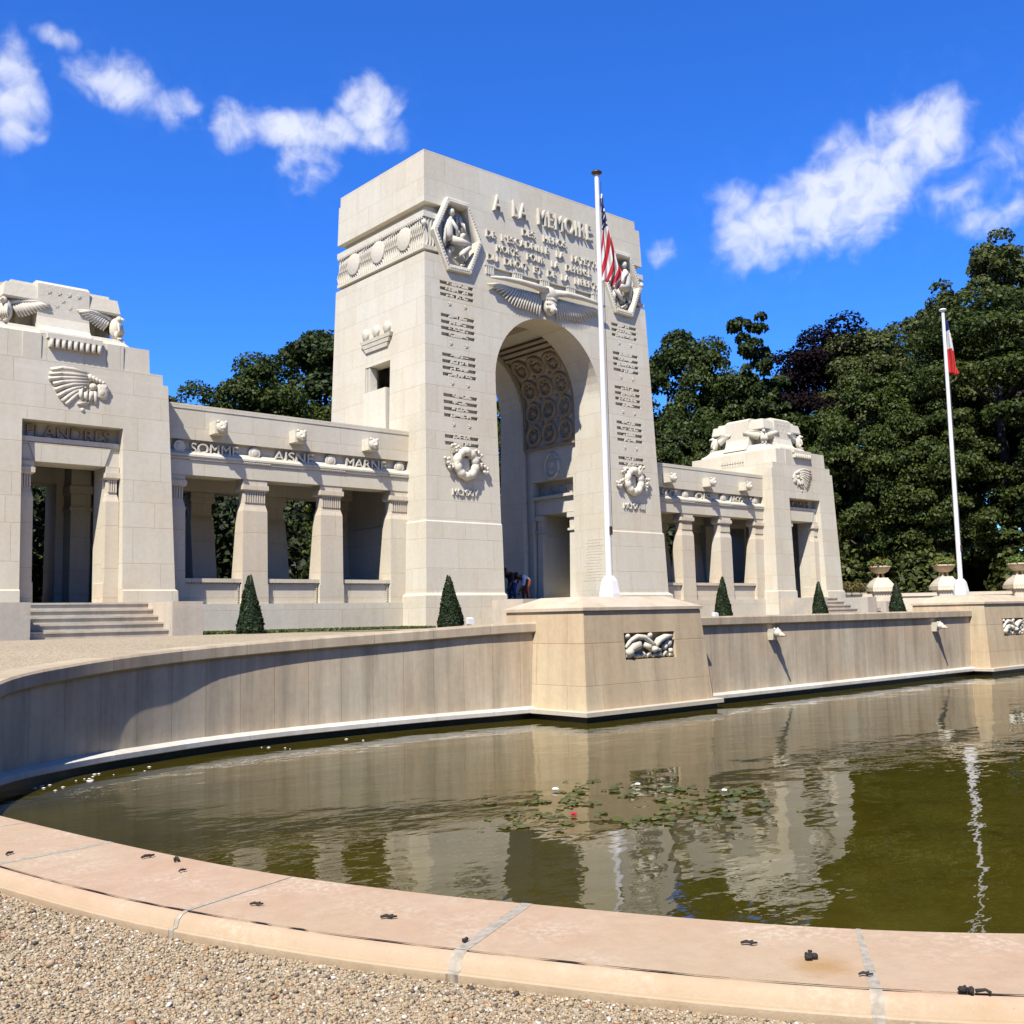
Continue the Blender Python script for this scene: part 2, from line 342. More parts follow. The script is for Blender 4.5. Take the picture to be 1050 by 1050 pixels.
def skin(name, pts, edges, rad, mat, parent, off=(0, 0, 0), sub=2):
    me = bpy.data.meshes.new(name); me.from_pydata(pts, edges, []); o = bpy.data.objects.new(name, me); COL.objects.link(o)
    md = o.modifiers.new('s', 'SKIN'); md.use_smooth_shade = True
    for i, r in enumerate(rad):
        sv = me.skin_vertices[0].data[i]; sv.radius = (r, r) if not isinstance(r, tuple) else r
        sv.use_root = (i == 0)
    ss = o.modifiers.new('u', 'SUBSURF'); ss.levels = sub; ss.render_levels = sub
    dg = bpy.context.evaluated_depsgraph_get(); m2 = bpy.data.meshes.new_from_object(o.evaluated_get(dg)); bpy.data.objects.remove(o); bpy.data.meshes.remove(me)
    vs = [(v.co[0]+off[0], v.co[1]+off[1], v.co[2]+off[2]) for v in m2.vertices]; fs = [tuple(p.vertices) for p in m2.polygons]; bpy.data.meshes.remove(m2)
    return vs, fs

# ================================================================== THE MONUMENT
BT = 0.029
def yf(z): return BT * (z - 2.3)                    # front of the arch
def xs(z): return -(5.23 - BT * (z - 2.3))          # its left flank
MON = thing('memorial_monument', 'pale limestone memorial with a tall central arch, two colonnades and end pavilions beyond the pool', 'monument', (0, 2.8, 1.5))

# ---- central arch
def ring(z, o): return (z, xs(z)-o, -xs(z)+o, yf(z)-o, 5.6-yf(z)+o)
mb = MB().rect_stack([ring(1.35, .15), ring(2.42, .15), ring(2.50, .04), ring(4.56, .04), ring(4.60, 0), ring(15.65, 0), ring(15.651, 0)])
arch = child('central_arch', mb, None, MON)
def archpoly(r, zs, z0, n=28): return [(-r, z0), (r, z0)] + [(r*cos(PI*k/n), zs + r*sin(PI*k/n)) for k in range(n+1)]
cuts = []
HEX = [(-4.66, 13.42), (-4.12, 14.56), (-3.28, 14.56), (-2.74, 13.45), (-3.24, 12.28), (-4.14, 12.26)]
def hexring(f, y, sg=-1): return [(-sg*(-3.70 + (x+3.70)*f), y, 13.42 + (z-13.42)*f) for x, z in HEX]
cuts.append(MB().prism_y(archpoly(2.33, 9.13, 2.3), -2, 9))
cuts.append(MB().prism_y(archpoly(2.52, 9.13, 2.28), 1.45, 4.25))
for sg in (-1, 1):
    cuts.append(MB().box(*sorted((sg*2.4, sg*2.86)), 1.80, 3.92, 2.3, 6.62))
    cuts.append(MB().box(*sorted((sg*2.4, sg*5.0)), 2.12, 3.62, 2.3, 5.42))
for bx in ((-6, -4.66, -1, 7), (4.66, 6, -1, 7), (-6, 6, 5.05, 7), (-6, -4.15, -1, 0.58), (4.15, 6, -1, 0.58)):   # groove of the frieze band
    cuts.append(MB().box(*bx, 12.70, 14.30))
for sg in (-1, 1): cuts.append(MB().box(*sorted((sg*6, sg*4.2)), 2.03, 3.42, 7.25, 9.72)); cuts.append(MB().box(*sorted((sg*4.52, sg*2.78)), 0.95, 5.0, 7.20, 10.3))       # side windows
cuts.append(MB().box(-6, 6, 5.12, 7, 15.62, 17)); 
for sg in (-1, 1): cuts.append(MB().loft([hexring(.83, yf(13.4)-.5, sg), hexring(.83, yf(13.4)+.24, sg)]))
sl = MB()
LINES = [11.92, 11.735, 11.55, 10.90, 10.70, 10.505, 10.31, 9.68, 9.48, 9.28, 9.08, 8.44, 8.235, 8.03, 7.83, 7.19, 6.985]
for sg in (-1, 1):
    for z in LINES:
        x0, x1 = sorted((sg*4.39, sg*3.10)); sl.box(x0, x1, yf(z)-.3, yf(z)+.10, z-.105, z)
for xc in (-1.8, -0.6, 0.6, 1.8): sl.box(xc-.38, xc+.38, yf(12.6)-.3, yf(12.6)+.10, 12.53, 12.76)
cuts.append(sl)
boolean(arch, cuts); arch.data.materials.clear(); arch.data.materials.append(M['stone'])
top = MB().rect_stack([(15.60, xs(15.6)+.12, -xs(15.6)-.12, yf(15.6)+.08, 5.0), (15.95, xs(15.95), -xs(15.95)-.0, yf(15.95), 5.1)])
child('parapet', MB().rect_stack([(15.652, xs(15.65), -xs(15.65)-.22, yf(15.65), 5.12), (15.95, xs(15.95), -xs(15.95)-.22, yf(15.95), 5.12)]), 'stone', arch)

# frieze band on the flanks: cornice, waved panel with discs
def frieze_side(sg):
    m = MB()
    yA, yB = 0.40, 5.22
    m.box(-4.85, -4.60, yA, yB, 12.84, 13.86)
    m.box(-4.93, -4.60, yA-.06, yB, 12.82, 12.93); m.box(-4.92, -4.60, yA-.06, yB, 13.82, 14.00)
    k = 0; y = yA + .05
    while y < yB - .05:
        pts = [(-4.862, y + .10*sin((z-12.93)*7.0), z) for z in np.linspace(12.93, 13.82, 9)]
        m.tube(pts, 0.034, 5); y += 0.115
    y = yA
    while y < yB - .05: m.box(-4.935, -4.86, y, y+.05, 13.76, 13.82); y += .10
    for yc in (1.40, 2.83, 4.26): m.tube([(-4.82, yc, 13.40), (-4.912, yc, 13.40), (-4.925, yc, 13.40)], [.36, .36, .33], 26)
    return m.flip(sg)
def frieze_front(sg):
    m = MB()
    m.box(-4.596, -4.12, .405, .62, 12.845, 13.855); m.box(-4.596, -4.12, .347, .62, 12.823, 12.927); m.box(-4.596, -4.12, .347, .62, 13.823, 13.997); m.box(-4.845, -4.59, .397, .42, 12.845, 13.855)
    for k in range(6):
        x = -4.80 + k*.115; m.tube([(x + .06*sin((z-12.93)*7.0), .395, z) for z in np.linspace(12.93, 13.82, 8)], .034, 5)
    m.ell((-4.87, .385, 13.62), (.09, .09, .10))
    return m.flip(sg)
for sg in (-1, 1):
    child('waved_frieze', frieze_side(sg), 'carve', arch, ang=50); child('waved_frieze', frieze_front(sg), 'carve', arch, ang=50)

# side window: stepped lintel, discs, parapet slab
def side_window(sg):
    m = MB(); x0 = xs(10.3)
    for k, (zz, w) in enumerate(((10.52, .86), (10.38, .76), (10.24, .66))):
        m.frus((x0-.10+.02*k, x0+.2, 2.74-w+.06, 2.74+w-.06), (x0-.12+.02*k, x0+.2, 2.74-w, 2.74+w), zz-.055, zz+.055)
    for yc in (2.18, 2.78, 3.38): m.tube([(x0+.05, yc, 10.80), (x0-.05, yc, 10.80), (x0-.07, yc, 10.80)], [.17, .17, .15], 18)
    m.box(xs(8)-.05, xs(8)+.45, 2.16, 3.40, 7.26, 8.88); m.box(xs(7.4)-.03, xs(7.4)+.4, 1.95, 3.5, 7.25, 7.42)
    for y in (3.20, 3.29, 3.38): m.box(xs(9)+.04, xs(9)+.3, y-.02, y+.02, 8.9, 9.70)
    return m.flip(sg)
for sg in (-1, 1): child('window_surround', side_window(sg), 'carve', arch, ang=50)

# inscription
for txt, z, sz, w, d in (("A  LA  MEMOIRE", 14.66, .80, 4.42, .115), ("DES   HEROS", 14.12, .33, 1.98, .07), ("DE  L'ESCADRILLE   LA   FAYETTE", 13.72, .33, 5.06, .07),
                         ("MORTS   POUR   LA   DEFENSE", 13.33, .33, 4.25, .07), ("DU  DROIT  ET  DE  LA  LIBERTE", 12.95, .33, 5.06, .07)):
    child('inscription_line', add_text(MB(), txt, (0.02, yf(z+.15)-.012, z), sz, d, w, offset=0, space=1.16), 'carve', arch, fixn=False)
for xc in (-2.4, -1.2, 0, 1.2, 2.4):
    m = MB()
    for k in range(4): m.box(xc-.165+k*.09, xc-.115+k*.09, yf(12.6)-.035, yf(12.6)+.02, 12.50, 12.78)
    m.box(xc-.2, xc+.2, yf(12.78)-.045, yf(12.6)+.02, 12.765, 12.82)
    child('triglyph', m, 'carve', arch)

# name lists: raised worn letters in the sunk lines, pairs of small stars between the groups
def star(m, c, r, d, face='front'):
    p = [(c[0] + r*(1 if k % 2 == 0 else .42)*sin(PI*k/5), c[2] + r*(1 if k % 2 == 0 else .42)*cos(PI*k/5)) for k in range(10)]
    m.loft([[(x, c[1] + .01, z) for x, z in p], [(x, c[1]-d, z) for x, z in p]])
for sg in (-1, 1):
    rr = random.Random(3 + sg)
    for z in LINES:
        m = MB(); xc = sg*3.745; w = rr.uniform(.26, .44); x = xc - w
        while x < xc + w:
            lw = rr.uniform(.028, .055)
            if rr.random() > .10: m.box(x, x+lw, yf(z)-.010, yf(z)+.10, z-.096+rr.choice((0, .0, .035)), z-.003-rr.choice((0, 0, .035)))
            x += lw + rr.uniform(.012, .022)
        m.box(xc-w, x, yf(z)+.095, yf(z)+.13, z-.09, z-.01)
        child('name_line', m, 'carve', arch)
    for z in (11.23, 10.0, 8.77, 7.51):
        for dx in (-.30, .30): m = MB(); star(m, (sg*3.745+dx, yf(z), z), .062, .02); child('star', m, 'carve', arch)

# eagle over the arch
def wing_front(m, sg, c, y):
    X, Z = c
    lead = [(.18, -.05), (.75, .02), (1.4, .03), (2.0, .0), (2.55, -.06)]
    m.tube([(X + sg*a, y(Z)-.25, Z + b) for a, b in lead], [.12, .10, .085, .07, .04], 10)
    n = 19
    for row, (dz, ln, rad, dep) in enumerate(((0, 1.0, .050, .085), (.0, .72, .046, .125), (.0, .48, .044, .16))):
        for k in range(n):
            t = k/(n-1)
            r = Vector((.30 + 1.75*t, 0, -.14 - .02*t)); tip = Vector((.42 + 2.15*t, 0, -.90 + .62*t**1.6 + .06*sin(t*9)))
            e = r.lerp(tip, ln); mid = r.lerp(e, .55)
            pts = [(X + sg*q.x, y(Z + q.z) - dep + .03*row, Z + q.z) for q in (r, mid, e)]
            m.tube(pts, [rad*.75, rad, rad*.45], 7)
m = MB(); yz = lambda z: yf(z)
for sg in (-1, 1): wing_front(m, sg, (0.0, 12.38), yz)
m.ell((0, yf(12.2)-.12, 12.25), (.40, .24, .30), nu=18, nv=10); m.ell((-.0, yf(12)-.14, 11.95), (.25, .20, .40), nu=16, nv=10)
m.ell((.0, yf(11.8)-.30, 11.74), (.12, .13, .17)); m.tube([(0, yf(11.8)-.38, 11.74), (0, yf(11.8)-.46, 11.68), (0, yf(11.8)-.45, 11.58)], [.06, .05, .015], 8)
for q in range(7):
    for r_ in range(3): m.tube([(-.20+q*.066, yf(12)-.30+.012*abs(q-3)**1.6, 12.16-r_*.15), (-.20+q*.066, yf(12)-.34+.012*abs(q-3)**1.6, 12.06-r_*.15), (-.20+q*.066, yf(12)-.31+.012*abs(q-3)**1.6, 11.99-r_*.15)], [.02, .034, .012], 6)
# m.tube([(-.22, yf(12.4)-.25, 12.40), (0, yf(12.4)-.30, 12.46), (.25, yf(12.4)-.25, 12.40)], [.12, .16, .12])
child('eagle_relief', m, 'carve', arch, smooth=True)

# hexagonal panels with a seated figure
def hexagon(sg):
    H = [(-4.66, 13.42), (-4.12, 14.56), (-3.28, 14.56), (-2.74, 13.45), (-3.24, 12.28), (-4.14, 12.26)]
    c = Vector((-3.70, 13.42)); m = MB()
    def rg(f, y): return [(c.x + (x-c.x)*f, y, c.y + (z-c.y)*f) for x, z in H]
    y0 = yf(13.4)
    rs = [rg(1, y0+.03), rg(1, y0-.13), rg(.975, y0-.155), rg(.855, y0-.155), rg(.835, y0-.13), rg(.825, y0+.10), rg(.94, y0+.10)]
    m.loft(rs + [rs[0]], cap=False)
    for i in range(6):     # bead moulding on the frame
        a = Vector(H[i]); b = Vector(H[(i+1) % 6])
        for k in range(1, 12):
            p = a.lerp(b, k/12); q = c + (p-c)*.905; m.ell((q.x, y0-.158, q.y), (.03, .02, .03), nu=6, nv=4)
    return m.flip(sg)
def hp(px, py): return (-4.64 + (px-130)/520*1.88, 14.57 - ((py - .25*px) - 17.5)/339)
def figure(sg):
    y0 = yf(13.4) + .16; m = MB()
    def limb(pts, rad, dep): m.tube([(hp(*p)[0], y0 - d, hp(*p)[1]) for p, d in zip(pts, dep)], rad, 10)
    x, z = hp(338, 240); m.ell((x, y0-.17, z), (.115, .12, .135)); m.ell((x+.09, y0-.17, z-.03), (.04, .05, .05))
    limb([(328, 290), (318, 330), (300, 400), (305, 470), (325, 545)], [.06, .12, .17, .155, .16], [.17, .16, .16, .16, .15])
    limb([(300, 340), (268, 430), (262, 520), (262, 600)], [.085, .07, .055, .045], [.2, .2, .18, .18])
    limb([(320, 340), (375, 420), (385, 500)], [.08, .06, .045], [.24, .26, .25])
    limb([(325, 535), (430, 570), (515, 610)], [.135, .12, .085], [.2, .26, .30])
    limb([(505, 625), (430, 690), (345, 745), (400, 800)], [.085, .075, .05, .045], [.30, .26, .2, .2])
    limb([(490, 640), (500, 720), (470, 800), (430, 815)], [.075, .07, .045, .04], [.2, .18, .16, .18])
    limb([(412, 265), (415, 400)], [.035, .035], [.1, .1])
    for (px, py, r) in ((430, 450, .12), (470, 500, .13), (455, 300, .09), (490, 400, .1), (330, 660, .13), (370, 610, .12), (300, 720, .1), (500, 470, .08)):
        x, z = hp(px, py); m.ell((x, y0-.0, z), (r, .13, r*1.15))
    for k in range(5): limb([(440+k*12, 290+k*15), (480+k*8, 420+k*14)], [.03, .018], [.11, .12])
    return m.flip(sg)
for sg in (-1, 1):
    child('hexagonal_panel', hexagon(sg), 'carve', arch, ang=40); child('seated_figure_relief', figure(sg), 'carve', arch, smooth=True)

# wreaths and dates
def wreath(sg):
    m = MB(); X, Z = -3.70, 6.33; y0 = yf(6.3)
    n = 64
    rings = []
    for i in range(n):
        a = 2*PI*i/n; b = .115 + .028*abs(sin(a*5.0)); R = .345
        cx, cz = X + R*cos(a), Z + R*1.08*sin(a)
        rings.append([(cx + b*cos(t)*cos(a), y0 - .11 - b*sin(t), cz + b*cos(t)*sin(a)) for t in [2*PI*k/10 for k in range(10)]])
    rings.append(rings[0]); m.loft(rings, cap=False)
    rr = random.Random(5)
    for (dx, dz) in ((-.72, .05), (-.60, -.10), (.62, .0), (.76, -.12), (-.46, .47), (.42, .42), (-.3, .44), (.5, .28)):
        for k in range(6):
            m.ell((X+dx+rr.uniform(-.08, .08), y0-.08-rr.uniform(0, .06), Z+dz+rr.uniform(-.08, .08)), (.055, .05, .05), nu=8, nv=5)
    m.box(X-.16, X+.16, y0-.05, y0+.02, Z-.19, Z+.19)
    for k in range(14):
        a = 2*PI*k/14; m.ell((X+.40*cos(a), y0-.2, Z+.42*sin(a)), (.035, .03, .035), nu=6, nv=4)
    return m.flip(sg)
for sg, d in ((-1, 'MCMXIV'), (1, 'MCMXVIII')):
    child('wreath', wreath(sg), 'carve', arch, ang=55)
    child('date_letters', add_text(MB(), d, (sg*3.72, yf(5.5)-.01, 5.38), .28, .06, .95 if sg < 0 else 1.05, offset=0), 'carve', arch, fixn=False)

# inside the arch: coffers, medallion, lintel and doors
RB = 2.52
def vault_pt(s, inset):      # s = length along the wall from z=7.8 upward
    st = 9.13 - 7.8
    if s < st: return (RB - inset, 7.8 + s)
    a = (s - st)/RB; return ((RB - inset)*cos(a), 9.13 + (RB - inset)*sin(a))
def coffers(sg):
    m = MB(); L = 3.55; Y0, Y1 = 1.62, 4.14; nr = 4
    for (ya, yb) in ((Y0-.06, Y0+.02), (Y1-.02, Y1+.06)):
        for (s0, s1) in [(k*L/16, (k+1)*L/16) for k in range(16)]:
            a, b = vault_pt(s0, 0), vault_pt(s1, 0); c, d = vault_pt(s0, .10), vault_pt(s1, .10)
            m.loft([[(-p[0], y, p[1]) for p in (a, c, d, b)] for y in (ya, yb)])
    for s0, w in ((0, .07), (L, .09), (L+.28, .06), (L+.52, .06)):
        a, b, c, d = vault_pt(s0, 0), vault_pt(s0, .11), vault_pt(s0+w, .11), vault_pt(s0+w, 0)
        m.loft([[(-p[0], y, p[1]) for p in (a, b, c, d)] for y in (Y0, Y1)])
    n = 28; dy = (Y1-Y0-.04)/3; ds = (L-.12)/nr
    for i in range(3):
        for k in range(nr):
            yc = Y0 + .02 + (i + .5)*dy; sc = .10 + (k + .5)*ds
            rings = []
            for q in range(n):
                a = 2*PI*q/n; rg = []
                for t in range(6):
                    b = 2*PI*t/6; rr = .335 + .072*cos(b); dep = .06 + .07*sin(b)
                    p = vault_pt(sc + rr*1.02*sin(a), dep); rg.append((-p[0], yc + rr*cos(a), p[1]))
                rings.append(rg)
            rings.append(rings[0]); m.loft(rings, cap=False)
            for (rr2, dd) in ((.15, .05), (.07, .10)):
                p = vault_pt(sc, dd*.5); m.ell((-p[0], yc, p[1]), (.05+dd*.3, rr2, rr2), nu=12, nv=6)
            for q in range(7):
                a = 2*PI*q/7; p = vault_pt(sc + .205*sin(a), .02); m.ell((-p[0], yc + .205*cos(a), p[1]), (.05, .045, .05), nu=6, nv=4)
            if i < 2 and k < nr-1:
                p = vault_pt(sc + ds/2, .03); m.ell((-p[0], yc + dy/2, p[1]), (.07, .09, .09), nu=4, nv=4)
    return m.flip(sg)
def bay_wall(sg):
    m = MB()
    m.box(-2.70, -2.50, 1.805, 3.915, 5.98, 6.08); m.box(-2.88, -2.62, 1.805, 3.915, 5.42, 5.98)         # door lintel
    m.tube([(-2.51, 2.86 + .36*cos(2*PI*q/32), 7.13 + .44*sin(2*PI*q/32)) for q in range(33)], .062, 8)
    m.ell((-2.52, 2.86, 7.20), (.06, .13, .17)); m.ell((-2.52, 2.87, 6.93), (.05, .2, .12)); m.ell((-2.54, 2.78, 7.18), (.05, .06, .06))
    for y0 in (2.02, 3.70):                                                                            # engaged door columns
        m.rect_stack([(2.3, -2.86, -2.60, y0-.16, y0+.16), (4.75, -2.86, -2.64, y0-.13, y0+.13)]); m.box(-2.86, -2.58, y0-.18, y0+.18, 4.76, 4.84)
        m.box(-2.86, -2.64, y0-.13, y0+.13, 4.84, 5.22); m.box(-2.86, -2.57, y0-.19, y0+.19, 5.22, 5.40)
    return m.flip(sg)
for sg in (-1, 1):
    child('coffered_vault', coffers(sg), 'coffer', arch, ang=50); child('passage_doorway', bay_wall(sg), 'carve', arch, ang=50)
    w = MB().box(*sorted((sg*4.55, sg*4.6)), 2.1, 2.55, 2.3, 5.4).box(*sorted((sg*4.55, sg*4.6)), 3.25, 3.62, 2.3, 5.4).box(*sorted((sg*4.55, sg*4.6)), 2.55, 3.25, 3.75, 5.4)
    child('inner_wall', w, 'stone', arch); child('inner_door', MB().box(*sorted((sg*4.62, sg*4.66)), 2.5, 3.3, 2.3, 3.8), 'door', arch)
child('passage_lettering', add_text(MB(), 'WASHINGTON', (2.86, 2.86, 6.13), .46, .06, 1.92, face='left', offset=0), 'carve', arch, fixn=False)
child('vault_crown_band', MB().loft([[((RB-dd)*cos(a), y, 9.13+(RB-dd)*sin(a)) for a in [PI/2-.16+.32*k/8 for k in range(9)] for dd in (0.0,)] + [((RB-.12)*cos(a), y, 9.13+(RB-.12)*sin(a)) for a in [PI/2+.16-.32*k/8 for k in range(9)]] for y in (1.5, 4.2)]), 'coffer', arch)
child('passage_floor', MB().box(-2.5, 2.5, -.02, 5.62, 1.9, 2.30), 'base', arch)
# steps up to the arch, between two cheek blocks
m = MB()
for k in range(5): m.box(-2.15, 2.15, -.02 - .30*(5-k), .0, 1.35, 1.5 + .157*(k+1))
child('arch_steps', m, 'stair', arch)
for sg in (-1, 1): child('step_block', MB().box(*sorted((sg*2.15, sg*2.95)), -1.55, -.16, 1.35, 2.27), 'block', arch)
# worn lettering cut in the right jamb (too worn to read)
rr = random.Random(11)
for k in range(15):
    m = MB(); z = 4.30 - k*.098; y = .22 + rr.uniform(0, .2)
    while y < 1.25 - rr.uniform(0, .25):
        w = rr.uniform(.02, .045); m.box(2.321, 2.36, y, y+w, z, z+.045); y += w + rr.uniform(.012, .05)
    m.box(2.345, 2.37, .22, 1.2, z+.01, z+.03)
    child('worn_inscription_line', m, 'stone', arch)

# ---- colonnades
def column_mb(xc, y, d=1, hw=.36):
    m = MB(); Y = lambda a: y + d*a
    def lev(z, w, f, bk): return (z, xc-w, xc+w, *sorted((Y(f), Y(bk))))
    m.rect_stack([lev(2.25, hw+.03, .0, .68), lev(2.75, hw+.02, .0, .64), lev(2.76, hw, .0, .66), lev(4.68, hw-.012, .01, .40), lev(4.88, hw-.055, .06, .34), lev(5.20, hw-.055, .06, .34)])
    m.rect_stack([lev(5.20, hw-.035, .03, .38), lev(5.24, hw+.012, -.03, .44), lev(5.36, hw+.012, -.03, .44), lev(5.37, hw-.012, .02, .42), lev(5.51, hw-.012, .02, .42)])
    n = max(3, int(9*hw/.36))
    for k in range(n):
        x = xc - (hw-.055) + (k+.5)*2*(hw-.055)/n; m.box(x-.018, x+.018, *sorted((Y(.025), Y(.07))), 4.90, 5.19)
    return m
def colonnade(sg):
    m = MB(); x0, x1 = -12.75, -5.05
    m.box(x0, x1, .95, 4.72, 1.35, 2.25)
    m.box(x0, x1, 1.0, 4.65, 6.42, 7.20); m.box(x0, x1, .985, 4.665, 7.20, 7.32)
    m.box(x0, x1, 1.15, 4.5, 6.02, 6.42)                         # frieze ground, sunk
    m.prism_x([(.94, 5.98), (.94, 6.03), (1.10, 6.16), (1.15, 6.165), (1.15, 5.98)], x0, x1)
    m.box(x0, x1, .965, 1.6, 5.90, 5.979)
    m.box(x0, x1, 1.0, 1.62, 5.51, 5.90); m.box(x0, x1, 4.05, 4.65, 5.51, 6.02)
    m.box(x0, x1, 1.62, 4.05, 5.86, 6.02)
    for xx in (-11.18, -8.89, -6.56):
        pass
    o = child('colonnade', m.flip(sg), 'stone', MON)
    cols = (-12.32, -10.05, -7.73, -5.40)
    for xc in cols:
        child('column', column_mb(xc, 1.0).flip(sg), 'base', o); child('column', column_mb(xc, 4.65, -1).flip(sg), 'base', o)
    for a, b in zip(cols[:-1], cols[1:]):
        for y, d in ((1.0, 1), (4.65, -1)):
            p = MB(); Y = lambda q: y + d*q
            p.box(a+.36, b-.36, *sorted((Y(.13), Y(.42))), 2.25, 2.80); p.box(a+.36, b-.36, *sorted((Y(.05), Y(.48))), 2.80, 2.90)
            for q in range(18):
                xx = a+.42 + q*(b-a-.84)/17; p.box(xx-.018, xx+.018, *sorted((Y(.09), Y(.14))), 2.765, 2.80)
            for q in range(8): p.box(b-.45, b-.42, *sorted((Y(.09), Y(.14))), 2.30+q*.055, 2.33+q*.055)
            child('parapet_panel', p.flip(sg), 'base', o)
    for xc in (-11.18, -8.89, -6.56):
        l = MB(); l.box(xc-.17, xc+.17, .66, 1.02, 6.58, 6.91)
        l.ell((xc, .63, 6.75), (.155, .09, .155), nu=16, nv=9); l.ell((xc, .545, 6.71), (.075, .08, .065)); l.ell((xc, .55, 6.645), (.055, .05, .025))
        for dx in (-.105, .105): l.ell((xc+dx, .62, 6.88), (.04, .045, .045)); l.ell((xc+dx*.55, .555, 6.785), (.026, .026, .02))
        child('lion_head', l.flip(sg), 'carve', o, ang=45)
    for xc in cols:
        l = MB()
        if xc < -12.2: xc += .2
        l.tube([(xc, 1.17, 6.23), (xc, 1.055, 6.23), (xc, 1.04, 6.23)], [.165, .165, .15], 24); l.ell((xc, 1.04, 6.23), (.10, .02, .10), nu=16, nv=8)
        child('disc_ornament', l.flip(sg), 'carve', o, ang=45)
    for c in cols:
        bd = MB()
        for q in range(13):
            x = c - .40 + q*.066
            if x0 < x < x1: bd.ell((x, .965, 5.94), (.036, .024, .026), nu=6, nv=4)
        child('bead_moulding', bd.flip(sg), 'carve', o)
    words = (('SOMME', -11.18, 1.30), ('AISNE', -8.89, 1.20), ('MARNE', -6.56, 1.35)) if sg < 0 else (('ALSACE', 6.56, 1.30), ('OISE', 8.89, 1.10), ('ARGONNE', 11.18, 1.45))
    for wd, xc, w in words: child('battle_name', add_text(MB(), wd, (xc, 1.15, 6.085), .38, .13, w, offset=0), 'carve', o, fixn=False)
    return o
colonnade(-1); colonnade(1)

# ---- end pavilions
PC = -14.88
def headrelief(sg):
    m = MB(); y0 = .39 + BT*(7.2-2.3)
    def P(px, py): return (-15.5 + (px-100)/593, 7.72 - ((py - .133*px) - 175)/614)
    def st(pts, rad, dep=.035): m.tube([(P(*p)[0], y0 - dep, P(*p)[1]) for p in pts], rad, 8)
    for pts in (((150, 262), (300, 235), (450, 250), (650, 315)), ((130, 320), (300, 312), (450, 322), (655, 350)), ((125, 388), (300, 372), (450, 372), (660, 385)), ((180, 462), (320, 430), (450, 420), (665, 425)),
                ((205, 548), (320, 500), (450, 465), (655, 465)), ((245, 640), (340, 580), (450, 530), (600, 495)), ((300, 712), (380, 640), (460, 580), (540, 540)), ((350, 755), (420, 690), (480, 630), (540, 585))):
        st(pts, [.058, .050, .042, .026], .03)
        st([pts[0], pts[1]], [.012, .012], .085)
    for k in range(5): st([(655+k*46, 320+k*26), (690+k*42, 420+k*14)], [.052, .045], .04)
    x, z = P(712, 505); m.ell((x, y0-.05, z), (.095, .07, .085), nu=16); m.ell((x, y0-.10, z), (.05, .04, .05))
    face = [(770, 470), (870, 455), (905, 490), (905, 515), (955, 572), (918, 590), (930, 612), (908, 626), (922, 648), (893, 700), (815, 690), (770, 650)]
    pp = [P(*q) for q in face]; c = P(850, 570)
    m.loft([[(x, y0+.02, z) for x, z in pp], [(x, y0-.06, z) for x, z in pp], [(c[0]+(x-c[0])*.72, y0-.105, c[1]+(z-c[1])*.75) for x, z in pp]])
    x, z = P(875, 520); m.ell((x, y0-.10, z), (.03, .02, .014))
    st([(870, 500), (905, 510)], [.016, .012], .10); st([(880, 632), (912, 628)], [.012, .010], .09); x, z = P(825, 600); m.ell((x, y0-.09, z), (.07, .04, .08))
    for pts, rad in ((((600, 500), (545, 560), (545, 640), (575, 690)), [.045, .05, .045, .03]), (((660, 540), (615, 600), (610, 660), (640, 700)), [.045, .05, .045, .03]),
                     (((690, 570), (690, 690), (630, 755), (500, 745)), [.05, .06, .055, .03]), (((735, 570), (745, 680), (752, 765)), [.045, .045, .03])): st(pts, rad, .045)
    x, z = P(575, 838); m.ell((x, y0-.03, z), (.048, .05, .048))
    m.v = [(a, y0 + (b-y0)*.62, c) for a, b, c in m.v]
    return m.flip(sg)
def cap_block(sg):
    m = MB(); X, Y = PC, 2.8; h = 1.60
    def sq(z, r): return (z, X-r, X+r, Y-r-.0, Y+r)
    m.rect_stack([sq(8.44, 1.72), sq(8.52, 1.70), sq(8.60, 1.56), sq(8.72, 1.45), sq(8.80, 1.42)])
    m.rect_stack([sq(8.80, .90), sq(9.46, .90)])
    m.rect_stack([sq(9.44, 1.34), sq(9.48, 1.36), sq(9.82, 1.30)]); m.rect_stack([sq(9.82, 1.16), sq(9.93, 1.14)])
    for ax in (0, 1):          # the four centre slabs, flaring at the foot
        for d in (-1, 1):
            pf = [(1.62, 8.62), (1.60, 8.70), (1.44, 8.86), (1.37, 9.1), (1.36, 9.90), (1.20, 10.0), (.5, 10.0), (.5, 8.62)]
            if ax == 0: m.prism_x([(Y + d*a, z) for a, z in pf], X-.60, X+.60)
            else: m.prism_y([(X + d*a, z) for a, z in pf], Y-.60, Y+.60)
    for k, (dx, z) in enumerate(((-.34, 9.72), (-.11, 9.72), (.12, 9.72), (.35, 9.72), (-.02, 9.55), (-.16, 9.40), (.14, 9.40))): star(m, (X+dx, Y-1.34, z), .055, .035)
    return m.flip(sg)
